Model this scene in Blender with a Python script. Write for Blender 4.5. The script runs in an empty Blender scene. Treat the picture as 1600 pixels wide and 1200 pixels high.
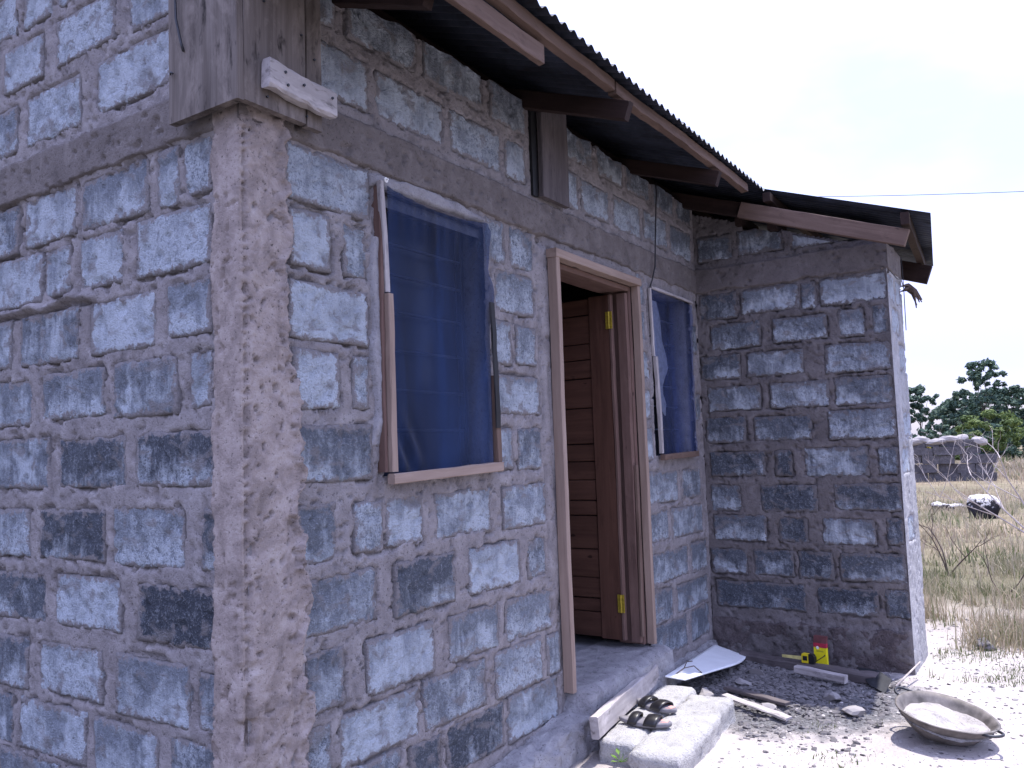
import bpy, math, random
import numpy as np
from mathutils import Vector, Matrix

random.seed(7)
S = bpy.context.scene
COL = S.collection

# ------------------------------------------------------------------ camera
cam_d = bpy.data.cameras.new('camera')
cam = bpy.data.objects.new('camera', cam_d)
COL.objects.link(cam)
Rg, Up, Fw = (0.54997885, -0.83448471, -0.03403713), (-0.04979814, -0.07344746, 0.99605503), (0.83369263, 0.54611422, 0.08195033)
cam.matrix_world = Matrix(((Rg[0], Up[0], -Fw[0], -1.718), (Rg[1], Up[1], -Fw[1], -2.147), (Rg[2], Up[2], -Fw[2], 1.45), (0, 0, 0, 1)))
cam_d.sensor_width = 36.0
cam_d.lens = 29.19
cam_d.clip_start = 0.05
cam_d.clip_end = 3000
S.camera = cam

# ------------------------------------------------------------------ light
SUN_TO = Vector((0.275, -0.135, 1.0)).normalized()
SUN_EL = math.asin(SUN_TO.z)
SUN_AZ = math.atan2(SUN_TO.x, SUN_TO.y)
world = bpy.data.worlds.new('World')
S.world = world
world.use_nodes = True
wn = world.node_tree
wn.nodes.clear()
wo = wn.nodes.new('ShaderNodeOutputWorld')
wb = wn.nodes.new('ShaderNodeBackground')
sky = wn.nodes.new('ShaderNodeTexSky')
sky.sky_type = 'NISHITA'
sky.sun_disc = False
sky.sun_elevation = SUN_EL
sky.sun_rotation = SUN_AZ
sky.air_density = 1.6
sky.dust_density = 1.0
sky.ozone_density = 2.0
wb.inputs['Strength'].default_value = 0.13
# thin bright cloud over the whole dome
tc = wn.nodes.new('ShaderNodeTexCoord')
mp = wn.nodes.new('ShaderNodeMapping')
mp.inputs['Scale'].default_value = (1.0, 1.0, 2.2)
nz = wn.nodes.new('ShaderNodeTexNoise')
nz.inputs['Scale'].default_value = 2.3
nz.inputs['Detail'].default_value = 5.0
rp = wn.nodes.new('ShaderNodeValToRGB')
rp.color_ramp.elements[0].position = 0.40
rp.color_ramp.elements[0].color = (0.42, 0.42, 0.42, 1)
rp.color_ramp.elements[1].position = 0.62
rp.color_ramp.elements[1].color = (0.95, 0.95, 0.95, 1)
mx = wn.nodes.new('ShaderNodeMix')
mx.data_type = 'RGBA'
mx.inputs['B'].default_value = (4.75, 4.95, 8.2, 1)
wn.links.new(tc.outputs['Generated'], mp.inputs['Vector'])
wn.links.new(mp.outputs['Vector'], nz.inputs['Vector'])
wn.links.new(nz.outputs['Fac'], rp.inputs['Fac'])
wn.links.new(rp.outputs['Color'], mx.inputs['Factor'])
sz = wn.nodes.new('ShaderNodeSeparateXYZ')
wn.links.new(tc.outputs['Generated'], sz.inputs[0])
m1 = wn.nodes.new('ShaderNodeMath'); m1.operation = 'MULTIPLY_ADD'; m1.use_clamp = False
m0 = wn.nodes.new('ShaderNodeMath'); m0.operation = 'MAXIMUM'; m0.inputs[1].default_value = 0.0
wn.links.new(sz.outputs[2], m0.inputs[0])
wn.links.new(m0.outputs[0], m1.inputs[0]); m1.inputs[1].default_value = 1.5; m1.inputs[2].default_value = 1.0     # overcast law: zenith brighter than horizon
cm = wn.nodes.new('ShaderNodeVectorMath'); cm.operation = 'SCALE'
cm.inputs[0].default_value = (4.08, 4.42, 7.6)
wn.links.new(m1.outputs[0], cm.inputs['Scale'])
wn.links.new(cm.outputs['Vector'], mx.inputs['B'])
wn.links.new(sky.outputs['Color'], mx.inputs['A'])
wn.links.new(mx.outputs['Result'], wb.inputs['Color'])
wn.links.new(wb.outputs['Background'], wo.inputs['Surface'])

sun_d = bpy.data.lights.new('sun', 'SUN')
sun_d.energy = 4.4
sun_d.angle = math.radians(0.5)
sun_d.color = (1.0, 0.95, 0.9)
sun = bpy.data.objects.new('sun', sun_d)
COL.objects.link(sun)
sun.rotation_euler = SUN_TO.to_track_quat('Z', 'Y').to_euler()
sun.location = (0, 0, 12)

S.view_settings.view_transform = 'Standard'
S.view_settings.look = 'None'
S.view_settings.exposure = 0.68
S.view_settings.gamma = 1.0
S.view_settings.use_curve_mapping = False
S.render.engine = 'CYCLES'
S.render.resolution_x = 1024
S.render.resolution_y = 768

# ------------------------------------------------------------------ helpers
def hash2(ix, iy, seed):
    h = (ix.astype(np.int64) * 374761393 + iy.astype(np.int64) * 668265263 + seed * 1442695041) & 0xFFFFFFFF
    h = ((h ^ (h >> 13)) * 1274126177) & 0xFFFFFFFF
    return ((h ^ (h >> 16)) & 0xFFFF) / 65535.0

def vnoise(u, v, seed=0):
    u = np.asarray(u, float); v = np.asarray(v, float)
    iu = np.floor(u); iv = np.floor(v)
    fu = u - iu; fv = v - iv
    fu = fu * fu * (3 - 2 * fu); fv = fv * fv * (3 - 2 * fv)
    a = hash2(iu, iv, seed); b = hash2(iu + 1, iv, seed)
    c = hash2(iu, iv + 1, seed); d = hash2(iu + 1, iv + 1, seed)
    return (a + (b - a) * fu) * (1 - fv) + (c + (d - c) * fu) * fv

def fbm(u, v, sc=1.0, octv=4, seed=0, gain=0.5):
    t = 0.0; am = 1.0; n = 0.0
    for k in range(octv):
        t = t + am * vnoise(np.asarray(u) * sc + 17.3 * k, np.asarray(v) * sc - 9.1 * k, seed + k * 31)
        n += am; am *= gain; sc *= 2.03
    return t / n          # 0..1

def sstep(a, b, x):
    t = np.clip((x - a) / (b - a), 0, 1)
    return t * t * (3 - 2 * t)

def rawmesh(name, verts, loops, counts, attrs=None, smooth=True):
    me = bpy.data.meshes.new(name)
    verts = np.asarray(verts, np.float32); loops = np.asarray(loops, np.int32).ravel(); counts = np.asarray(counts, np.int32)
    me.vertices.add(len(verts)); me.vertices.foreach_set('co', verts.ravel())
    me.loops.add(len(loops)); me.loops.foreach_set('vertex_index', loops)
    me.polygons.add(len(counts))
    st = np.zeros(len(counts), np.int32); st[1:] = np.cumsum(counts)[:-1]
    me.polygons.foreach_set('loop_start', st)
    me.polygons.foreach_set('loop_total', counts)
    me.polygons.foreach_set('use_smooth', np.full(len(counts), smooth, bool))
    if attrs:
        for k, a in attrs.items():
            a = np.asarray(a, np.float32)
            if a.ndim == 1:
                at = me.attributes.new(k, 'FLOAT', 'POINT'); at.data.foreach_set('value', a)
            else:
                at = me.attributes.new(k, 'FLOAT_VECTOR', 'POINT'); at.data.foreach_set('vector', a.ravel())
    me.update(calc_edges=True)
    me.validate()
    return me

def link(name, me, mat=None, parent=None, loc=None, col=None):
    o = bpy.data.objects.new(name, me)
    COL.objects.link(o)
    if mat is not None and me is not None and len(me.materials) == 0:
        me.materials.append(mat)
    if parent is not None:
        o.parent = parent
    if loc is not None:
        o.location = loc
    if col is not None:
        o.color = col
    return o

def tag(o, label=None, cat=None, group=None, kind=None):
    if label: o['label'] = label
    if cat: o['category'] = cat
    if group: o['group'] = group
    if kind: o['kind'] = kind
    return o

def thing(name, label, cat, loc=(0, 0, 0), rz=0.0, group=None):
    o = bpy.data.objects.new(name, None)
    COL.objects.link(o)
    o.empty_display_size = 0.1
    o.location = loc
    o.rotation_euler = (0, 0, rz)
    return tag(o, label, cat, group)

class MB:
    """collects polygons into one mesh"""
    def __init__(s): s.v = []; s.f = []; s.g = []
    def add(s, verts, faces, g=None):
        b = len(s.v)
        s.v += [tuple(p) for p in verts]
        s.g += [tuple(p) for p in (g if g is not None else verts)]
        s.f += [tuple(i + b for i in f) for f in faces]
        return s
    def box(s, a, b):
        (x0, y0, z0), (x1, y1, z1) = a, b
        return s.add([(x0, y0, z0), (x1, y0, z0), (x1, y1, z0), (x0, y1, z0), (x0, y0, z1), (x1, y0, z1), (x1, y1, z1), (x0, y1, z1)],
                     [(3, 2, 1, 0), (4, 5, 6, 7), (0, 1, 5, 4), (1, 2, 6, 5), (2, 3, 7, 6), (3, 0, 4, 7)])
    def prism(s, poly, d):
        n = len(poly); d = Vector(d)
        return s.add([Vector(p) for p in poly] + [Vector(p) + d for p in poly],
                     [tuple(range(n))[::-1], tuple(range(n, 2 * n))] + [(i, (i + 1) % n, (i + 1) % n + n, i + n) for i in range(n)])
    def tube(s, pts, rad, sides=6, cap=True):
        pts = [Vector(p) for p in pts]
        n = len(pts)
        if not hasattr(rad, '__len__'): rad = [rad] * n
        vs = []; ref = Vector((0.31, 0.17, 0.93))
        for i, p in enumerate(pts):
            t = (pts[min(i + 1, n - 1)] - pts[max(i - 1, 0)])
            t = t.normalized() if t.length > 1e-9 else Vector((0, 0, 1))
            if abs(t.dot(ref)) > 0.95: ref = Vector((1, 0, 0))
            a = t.cross(ref).normalized(); b = t.cross(a)
            for k in range(sides):
                an = 2 * math.pi * k / sides
                vs.append(p + (a * math.cos(an) + b * math.sin(an)) * rad[i])
        fs = []
        for i in range(n - 1):
            for k in range(sides):
                k2 = (k + 1) % sides
                fs.append((i * sides + k, i * sides + k2, (i + 1) * sides + k2, (i + 1) * sides + k))
        if cap:
            fs.append(tuple(range(sides))[::-1]); fs.append(tuple((n - 1) * sides + k for k in range(sides)))
        return s.add(vs, fs)
    def mesh(s, name, smooth=False):
        loops = [i for f in s.f for i in f]
        return rawmesh(name, s.v, loops, [len(f) for f in s.f], {'gc': np.array(s.g, float).reshape(-1, 3)}, smooth)
    def build(s, name, mat, parent=None, smooth=False, loc=None):
        return link(name, s.mesh(name, smooth), mat, parent, loc)

BR = random.Random(3)
def board(name, mat, p0, p1, w, t, up=(0, 0, 1), parent=None, rough=0.0015, bev=0.003, nseg=None, skew=(0, 0), loc0=(0, 0, 0)):
    """a sawn board from p0 to p1 (centre line); w across 'up', t the other way; wobbly edges, chamfers, own grain coords"""
    p0 = Vector(p0) - Vector(loc0); p1 = Vector(p1) - Vector(loc0)
    ax = (p1 - p0); L = ax.length; ax.normalize()
    up = Vector(up); up = (up - ax * up.dot(ax)).normalized(); sd = ax.cross(up)
    n = nseg or max(2, int(L / 0.07))
    b = min(bev, w * .3, t * .3)
    prof = [(-w / 2 + b, -t / 2), (w / 2 - b, -t / 2), (w / 2, -t / 2 + b), (w / 2, t / 2 - b), (w / 2 - b, t / 2), (-w / 2 + b, t / 2), (-w / 2, t / 2 - b), (-w / 2, -t / 2 + b)]
    vs = []; gs = []; off = BR.random() * 50
    ph = BR.random() * 10
    for i in range(n + 1):
        s = i / n
        wob = math.sin(s * L * 3.1 + ph) * rough
        wob2 = math.sin(s * L * 7.7 + ph * 2) * rough * .6
        for k, (a, c) in enumerate(prof):
            ja = a + wob + BR.uniform(-rough, rough) * .7
            jc = c + wob2 + BR.uniform(-rough, rough) * .4
            e = s * L
            if i == 0: e += b * .5 + skew[0] * a
            if i == n: e += -b * .5 + skew[1] * a
            vs.append(p0 + ax * e + up * ja + sd * jc)
            gs.append((off + s * L, a + off, c + off * .3))
    fs = []
    m = len(prof)
    for i in range(n):
        for k in range(m):
            k2 = (k + 1) % m
            fs.append((i * m + k, (i + 1) * m + k, (i + 1) * m + k2, i * m + k2))
    fs.append(tuple(range(m))); fs.append(tuple(n * m + k for k in range(m))[::-1])
    me = rawmesh(name, vs, [i for f in fs for i in f], [len(f) for f in fs], {'gc': gs}, False)
    return link(name, me, mat, parent)

def grid_faces(nu, nv, mask=None):
    """quads of a (nu x nv) vertex grid, index = i*nv + j"""
    i, j = np.meshgrid(np.arange(nu - 1), np.arange(nv - 1), indexing='ij')
    a = i * nv + j
    q = np.stack([a, a + nv, a + nv + 1, a + 1], -1).reshape(-1, 4)
    if mask is not None: q = q[mask.ravel()]
    return q

def compact(verts, q, attrs):
    used = np.unique(q)
    rm = np.zeros(len(verts), np.int64); rm[used] = np.arange(len(used))
    return verts[used], rm[q], {k: a[used] for k, a in attrs.items()}

# ------------------------------------------------------------------ materials
class NT:
    def __init__(s, name):
        s.m = bpy.data.materials.new(name); s.m.use_nodes = True
        s.t = s.m.node_tree; s.t.nodes.clear()
        s.out = s.t.nodes.new('ShaderNodeOutputMaterial')
        s.b = s.t.nodes.new('ShaderNodeBsdfPrincipled')
        s.t.links.new(s.b.outputs[0], s.out.inputs['Surface'])
    def n(s, typ, **kw):
        nd = s.t.nodes.new(typ)
        for k, v in kw.items():
            if k in nd.inputs.keys(): s.set(nd.inputs[k], v)
            else: setattr(nd, k, v)
        return nd
    def set(s, inp, v):
        if isinstance(v, bpy.types.NodeSocket): s.t.links.new(v, inp)
        else: inp.default_value = v
    def noise(s, vec, scale, detail=4, rough=0.55, dist=0.0):
        nd = s.n('ShaderNodeTexNoise', Scale=scale, Detail=detail, Roughness=rough, Distortion=dist)
        s.set(nd.inputs['Vector'], vec); return nd.outputs['Fac']
    def map(s, vec, scale=(1, 1, 1), loc=(0, 0, 0)):
        nd = s.n('ShaderNodeMapping'); s.set(nd.inputs['Vector'], vec)
        s.set(nd.inputs['Scale'], scale); s.set(nd.inputs['Location'], loc); return nd.outputs['Vector']
    def ramp(s, fac, stops):
        nd = s.n('ShaderNodeValToRGB'); cr = nd.color_ramp
        while len(cr.elements) > 1: cr.elements.remove(cr.elements[-1])
        for i, (p, c) in enumerate(stops):
            e = cr.elements[0] if i == 0 else cr.elements.new(p)
            e.position = p; e.color = (c, c, c, 1) if not hasattr(c, '__len__') else (*c[:3], 1)
        s.set(nd.inputs['Fac'], fac); return nd.outputs['Color']
    def mix(s, f, a, b, mode='MIX'):
        nd = s.n('ShaderNodeMix', data_type='RGBA', blend_type=mode)
        for key, v in (('Factor', f), ('A', a), ('B', b)):
            sock = [i for i in nd.inputs if i.name == key and i.type == ('VALUE' if key == 'Factor' else 'RGBA')][0]
            if not isinstance(v, bpy.types.NodeSocket) and key != 'Factor': v = (*v[:3], 1)
            s.set(sock, v)
        return [o for o in nd.outputs if o.type == 'RGBA'][0]
    def math(s, op, a, b=0.0, clamp=False):
        nd = s.n('ShaderNodeMath', operation=op, use_clamp=clamp)
        s.set(nd.inputs[0], a); s.set(nd.inputs[1], b); return nd.outputs[0]
    def bump(s, h, strength=0.4, dist=0.01):
        nd = s.n('ShaderNodeBump', Strength=strength, Distance=dist); s.set(nd.inputs['Height'], h)
        s.set(s.b.inputs['Normal'], nd.outputs['Normal'])
    def fin(s, col, rough=0.9, spec=0.2, metal=0.0):
        s.set(s.b.inputs['Base Color'], col if isinstance(col, bpy.types.NodeSocket) else (*col[:3], 1))
        s.set(s.b.inputs['Roughness'], rough); s.b.inputs['Specular IOR Level'].default_value = spec
        s.b.inputs['Metallic'].default_value = metal
        return s.m

def pos(n): return n.n('ShaderNodeNewGeometry').outputs['Position']

def mat_block():
    n = NT('concrete_block'); p = pos(n)
    oi = n.n('ShaderNodeObjectInfo'); sp = n.n('ShaderNodeSeparateColor'); n.set(sp.inputs[0], oi.outputs['Color'])
    tone, seed = sp.outputs[0], sp.outputs[1]
    pl = n.n('ShaderNodeVectorMath', operation='ADD'); n.set(pl.inputs[0], p)
    cb = n.n('ShaderNodeCombineXYZ'); n.set(cb.inputs[0], n.math('MULTIPLY', seed, 37.0)); n.set(cb.inputs[2], n.math('MULTIPLY', seed, 11.0))
    n.set(pl.inputs[1], cb.outputs[0]); q = pl.outputs[0]
    base = n.ramp(tone, [(0.0, (.046, .053, .068)), (.3, (.115, .128, .152)), (.6, (.228, .252, .292)), (1.0, (.375, .412, .47))])
    # broad lime bloom
    bl = n.noise(q, 7.0, 5, .6, .4)
    streak = n.noise(n.map(q, (38, 38, 5)), 1.0, 4, .6)
    bm = n.math('ADD', n.math('MULTIPLY', bl, .75), n.math('MULTIPLY', streak, .3))
    bm = n.math('ADD', bm, n.math('MULTIPLY', tone, .22))
    bvn = n.n('ShaderNodeAttribute', attribute_name='bv').outputs['Fac']
    bm = n.math('ADD', bm, n.math('MULTIPLY', n.math('SUBTRACT', .5, bvn), n.math('MULTIPLY', seed, .32)))
    lime = n.ramp(bm, [(.58, 0.0), (.74, .9)])
    col = n.mix(lime, base, (.525, .575, .64))
    dk = n.ramp(n.math('SUBTRACT', n.noise(q, 5.0, 4, .6, .3), n.math('MULTIPLY', tone, .14)), [(.42, 0.0), (.66, .75)])
    col = n.mix(dk, col, n.mix(.5, base, (.06, .066, .085)))
    # grains: fine aggregate
    g1 = n.noise(q, 150.0, 3, .7)
    g2 = n.noise(q, 62.0, 4, .75)
    pit = n.math('ADD', n.math('MULTIPLY', g1, .5), n.math('MULTIPLY', g2, .6))
    sd2 = n.math('FRACT', n.math('MULTIPLY', seed, 7.3))
    gshift = n.math('MULTIPLY', n.math('SUBTRACT', sd2, .5), .11)
    big = n.noise(q, 26.0, 5, .75, .3)
    pit2 = n.math('ADD', n.math('MULTIPLY', pit, .75), n.math('MULTIPLY', big, .28))
    col = n.mix(n.ramp(n.math('ADD', pit2, gshift), [(.42, .95), (.53, 0.0)]), col, n.mix(.3, base, (.025, .03, .045)))
    scr = n.noise(n.map(q, (14, 14, 90)), 1.0, 3, .7, .8)
    col = n.mix(n.ramp(scr, [(.68, 0.0), (.73, .55)]), col, (.05, .055, .07))
    col = n.mix(n.ramp(pit, [(.57, 0.0), (.70, .6)]), col, n.mix(.5, base, (.60, .64, .72)))
    # clay smears of mortar on the face
    sm = n.ramp(n.noise(n.map(q, (1, 1, 1.5)), 9.0, 4, .55, .6), [(.56, 0.0), (.66, .75)])
    col = n.mix(sm, col, (.24, .225, .23))
    edn = n.n('ShaderNodeAttribute', attribute_name='ed').outputs['Fac']
    rim = n.math('ADD', n.math('MULTIPLY', n.noise(p, 22.0, 5, .65, .5), 1.0), n.math('MULTIPLY', n.math('SUBTRACT', .030, edn), 9.0))
    rim = n.math('ADD', rim, n.math('MULTIPLY', n.math('SUBTRACT', n.noise(q, 4.5, 2, .5), .5), .35))
    mcol = n.mix(n.noise(p, 60.0, 3, .7), (.345, .318, .322), (.195, .177, .18))
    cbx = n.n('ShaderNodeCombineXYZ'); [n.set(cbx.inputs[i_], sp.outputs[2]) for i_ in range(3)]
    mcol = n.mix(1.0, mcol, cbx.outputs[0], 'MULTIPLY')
    col = n.mix(n.ramp(rim, [(.60, 0.0), (.68, .92)]), col, mcol)
    n.bump(n.math('ADD', n.math('MULTIPLY', g2, 1.3), n.math('MULTIPLY', g1, .6)), 1.0, .014)
    return n.fin(col, .95, .12)

def mat_mortar(name, a, b, c, pits=.6, bs=.6, bd=.010, dk=.55, dp=(.28, .47)):
    n = NT(name); p = pos(n)
    k1 = n.noise(p, 2.4, 5, .6, .3); k2 = n.noise(p, 11.0, 5, .65, .5); k3 = n.noise(p, 75.0, 4, .7)
    k4 = n.noise(p, 210.0, 2, .6)
    col = n.mix(n.ramp(k1, [(.3, 0.0), (.7, 1.0)]), a, b)
    col = n.mix(n.ramp(k2, [(.5, 0.0), (.72, .8)]), col, c)
    col = n.mix(n.ramp(k2, [(dp[0], dk), (dp[1], 0.0)]), col, tuple(x * .5 for x in a))
    col = n.mix(n.ramp(k3, [(.30, pits), (.42, 0.0)]), col, tuple(x * .22 for x in a))
    col = n.mix(n.ramp(k4, [(.62, 0.0), (.75, .35)]), col, tuple(min(x * 1.7, .6) for x in b))
    n.bump(n.math('ADD', n.math('ADD', n.math('MULTIPLY', k3, 1.0), n.math('MULTIPLY', k4, .35)), k2), bs, bd)
    return n.fin(col, .95, .12)

def mat_wood(name, a, b, dark, sc=1.0, wear=.3):
    n = NT(name)
    at = n.n('ShaderNodeAttribute', attribute_name='gc').outputs['Vector']
    gr = n.noise(n.map(at, (2.2 * sc, 60 * sc, 60 * sc)), 1.0, 5, .65, .6)
    br = n.noise(n.map(at, (1.2, 9, 9)), 1.0, 3, .5, 1.2)
    st = n.noise(n.map(at, (7, 22, 22)), 1.0, 4, .65, .3)
    col = n.mix(n.ramp(gr, [(.3, 0.0), (.7, 1.0)]), a, b)
    col = n.mix(n.ramp(br, [(.45, 0.0), (.75, .55)]), col, dark)
    col = n.mix(n.ramp(st, [(.58, 0.0), (.72, wear)]), col, tuple(x * .35 for x in dark))
    bt = n.noise(n.map(at, (5, 12, 12)), 1.0, 5, .7, .4)
    col = n.mix(n.ramp(bt, [(.50, 0.0), (.70, wear * .7)]), col, tuple(min(1, x * 1.5) for x in b))
    kn = n.noise(n.map(at, (9, 24, 24)), 1.0, 1, .4)
    col = n.mix(n.ramp(kn, [(.76, 0.0), (.80, .8)]), col, tuple(x * .3 for x in dark))
    n.bump(n.math('ADD', gr, n.math('MULTIPLY', st, .6)), .35, .004)
    return n.fin(col, .8, .2)

def mat_plain(name, c, rough=.7, spec=.3, metal=0.0, var=.25, sc=25.0, bump=.15):
    n = NT(name); p = pos(n)
    k = n.noise(p, sc, 4, .6)
    col = n.mix(n.ramp(k, [(.3, 0.0), (.7, 1.0)]), tuple(x * (1 - var) for x in c), tuple(min(1, x * (1 + var)) for x in c))
    n.bump(k, bump, .004)
    return n.fin(col, rough, spec, metal)

def mat_net(name, c, op):
    n = NT(name)
    at = n.n('ShaderNodeAttribute', attribute_name='gc').outputs['Vector']
    k = n.noise(n.map(at, (5, 5, 1.2)), 1.0, 4, .6, .8)
    w1 = n.noise(n.map(at, (420, 1, 420)), 1.0, 1, .5)
    col = n.mix(n.ramp(k, [(.35, 0.0), (.7, 1.0)]), tuple(x * .65 for x in c), tuple(x * 2.1 for x in c))
    tr = n.n('ShaderNodeBsdfTransparent'); tr.inputs[0].default_value = (.82, .88, 1.0, 1)
    mxs = n.n('ShaderNodeMixShader')
    fa = n.math('ADD', n.math('MULTIPLY', k, .18), n.math('MULTIPLY', w1, .18))
    n.set(mxs.inputs[0], n.math('ADD', fa, op, True))
    n.t.links.new(tr.outputs[0], mxs.inputs[1]); n.t.links.new(n.b.outputs[0], mxs.inputs[2])
    n.t.links.new(mxs.outputs[0], n.out.inputs['Surface'])
    n.b.inputs['Sheen Weight'].default_value = .25
    return n.fin(col, .85, .1)

def mat_roof():
    n = NT('roof_iron'); p = pos(n)
    k = n.noise(p, 3.0, 5, .65, .4); k2 = n.noise(n.map(p, (30, 3, 30)), 1.0, 3, .6)
    col = n.mix(n.ramp(k, [(.4, 0.0), (.68, 1.0)]), (.07, .08, .11), (.026, .028, .036))  # near-black tones paint in the deep shade under the eaves
    col = n.mix(n.ramp(k2, [(.55, 0.0), (.75, .5)]), col, (.04, .03, .028))
    return n.fin(col, n.ramp(k, [(.3, .42), (.7, .75)]), .4, .55)

def mat_ground():
    n = NT('dusty_ground'); p = pos(n)
    k1 = n.noise(p, .9, 5, .6, .3); k2 = n.noise(p, 9.0, 5, .65, .3); k3 = n.noise(p, 60.0, 4, .7); k4 = n.noise(p, 24.0, 3, .7, .6)
    col = n.mix(n.ramp(k1, [(.35, 0.0), (.65, 1.0)]), (.50, .455, .44), (.43, .39, .375))
    col = n.mix(n.ramp(k2, [(.5, 0.0), (.7, .7)]), col, (.56, .52, .505))
    col = n.mix(n.ramp(k3, [(.28, .7), (.37, 0.0)]), col, (.16, .145, .14))
    col = n.mix(n.ramp(k4, [(.27, .8), (.34, 0.0)]), col, (.10, .09, .08))
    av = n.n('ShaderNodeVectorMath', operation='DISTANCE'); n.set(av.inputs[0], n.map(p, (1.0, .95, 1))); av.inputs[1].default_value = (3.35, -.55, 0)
    grey_patch = n.ramp(n.math('ADD', av.outputs['Value'], n.math('MULTIPLY', n.math('SUBTRACT', k2, .5), .5)), [(.70, .95), (.92, 0.0)])  # darker grey patch in the ground below the wing wall
    col = n.mix(grey_patch, col, n.mix(n.ramp(k3, [(.4, 0.0), (.6, 1.0)]), (.085, .085, .092), (.19, .19, .20)))
    # field beyond: straw and olive patches
    sx = n.n('ShaderNodeSeparateXYZ'); n.set(sx.inputs[0], p)
    far = n.ramp(n.math('MULTIPLY', sx.outputs[0], .05), [(.25, 0.0), (.36, 1.0)])
    k5 = n.noise(p, .35, 5, .65, .6); k6 = n.noise(p, 3.0, 5, .7)
    fld = n.mix(n.ramp(k5, [(.4, 0.0), (.6, 1.0)]), (.30, .245, .175), (.19, .175, .115))
    fld = n.mix(n.ramp(k6, [(.35, .6), (.6, 0.0)]), fld, (.11, .09, .065))
    col = n.mix(far, col, fld)
    # trodden dust before the door; soil out of view darkened to cut bounced light
    dv = n.n('ShaderNodeVectorMath', operation='DISTANCE'); n.set(dv.inputs[0], n.map(p, (1, 1.15, 1))); dv.inputs[1].default_value = (3.6, -1.5, 0)
    dd = n.math('ADD', dv.outputs['Value'], n.math('MULTIPLY', k1, 1.6))
    dim_soil = n.mix(n.ramp(k2, [(.35, 0.0), (.65, 1.0)]), (.095, .088, .078), (.15, .138, .125))
    ring = n.ramp(n.math('MULTIPLY', dd, .1), [(.30, 0.0), (.42, 1.0)])
    side = n.ramp(n.math('ADD', n.math('MULTIPLY', sx.outputs[0], .05), .5), [(.72, 1.0), (.80, 0.0)])
    col = n.mix(n.math('MULTIPLY', ring, side), col, dim_soil)
    n.bump(n.math('ADD', n.math('MULTIPLY', k2, 1.5), k3), .6, .03)
    return n.fin(col, 1.0, .05)

def mat_tint(name, stops, rough=.8, spec=.15, trans=0.0):
    """colour from the per-vertex attribute 'tint' (0..1): kinds of blade, leaf or stone"""
    n = NT(name)
    at = n.n('ShaderNodeAttribute', attribute_name='tint').outputs['Fac']
    col = n.ramp(at, stops)
    if trans:
        tl = n.n('ShaderNodeBsdfTranslucent'); n.set(tl.inputs[0], col)
        ms = n.n('ShaderNodeMixShader'); ms.inputs[0].default_value = trans
        n.t.links.new(n.b.outputs[0], ms.inputs[1]); n.t.links.new(tl.outputs[0], ms.inputs[2])
        n.t.links.new(ms.outputs[0], n.out.inputs['Surface'])
    return n.fin(col, rough, spec)

M_BLOCK = mat_block()
M_MORTAR = mat_mortar('mortar', (.225, .204, .207), (.29, .265, .268), (.375, .35, .355), .85, .8)
M_MORTARD = mat_mortar('shaded_mortar', (.125, .112, .113), (.165, .148, .149), (.22, .202, .205), .75, .8)  # mortar copy darkened to carry the shade on the wing wall
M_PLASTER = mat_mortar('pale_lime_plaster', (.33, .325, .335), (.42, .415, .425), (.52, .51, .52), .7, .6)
M_BEAM = mat_mortar('cast_beam_concrete', (.145, .126, .122), (.185, .163, .157), (.24, .214, .208), .8, .7)
M_BEAMD = mat_mortar('shaded_beam_concrete', (.125, .109, .108), (.15, .132, .13), (.185, .165, .165), .6, .45)  # beam concrete copy darkened for the wing's shade
M_COLUMN = mat_mortar('cast_column_concrete', (.285, .238, .222), (.365, .308, .290), (.46, .405, .385), .95, .8, .006, .65, (.32, .52))
M_PATCH = mat_mortar('pale_mortar_patch', (.28, .268, .285), (.33, .318, .335), (.40, .39, .41), .6, .7)
M_PLINTH = mat_mortar('rough_plinth_concrete', (.15, .125, .125), (.115, .095, .10), (.21, .182, .182), .95, 1.0, .02, .9)
M_LEDGE = mat_mortar('rough_ledge_concrete', (.32, .31, .33), (.40, .39, .41), (.52, .51, .53), .9, 1.0, .016, .8)
M_STEP = mat_mortar('pale_step_concrete', (.40, .39, .385), (.47, .46, .455), (.55, .54, .53), .8, .9, .014)
M_FRAME = mat_wood('fresh_sawn_timber', (.28, .205, .165), (.36, .275, .23), (.17, .115, .09), .8, .12)
M_BATTEN = mat_wood('sawn_batten', (.125, .082, .064), (.175, .12, .096), (.055, .034, .027), .8, .4)
M_DOOR = mat_wood('reddish_door_timber', (.080, .038, .026), (.116, .057, .040), (.036, .016, .011), .7, .25)
M_JAMB = mat_wood('door_jamb_timber', (.135, .083, .068), (.18, .115, .096), (.075, .042, .036), .7, .35)
M_FORM = mat_wood('weathered_formwork', (.105, .086, .076), (.19, .163, .148), (.038, .030, .027), .7, .95)
M_PALEWOOD = mat_wood('pale_weathered_wood', (.34, .31, .305), (.42, .385, .38), (.17, .148, .145), .7, .9)
M_OLDWOOD = mat_wood('dark_old_wood', (.085, .072, .075), (.14, .12, .12), (.05, .042, .045), .7, .5)
M_EAVE = mat_wood('shaded_eave_timber', (.026, .015, .013), (.04, .024, .02), (.013, .008, .008), .8, .45)  # roof timber with the eave shade put into its colour
M_ROOF = mat_roof()
M_NET = mat_net('blue_net', (.0035, .014, .050), .50)
M_BLACK = mat_plain('black_rubber', (.012, .012, .014), .55, .4)
M_BRASS = mat_plain('yellow_brass', (.40, .30, .035), .45, .4, .4, .35, 90)
M_DARKIRON = mat_plain('dark_iron', (.05, .052, .06), .5, .4, .6)
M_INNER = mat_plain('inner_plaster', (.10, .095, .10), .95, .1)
M_FLOOR = mat_mortar('cement_floor', (.26, .26, .28), (.30, .30, .32), (.36, .36, .38), .3, .3)
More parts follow.
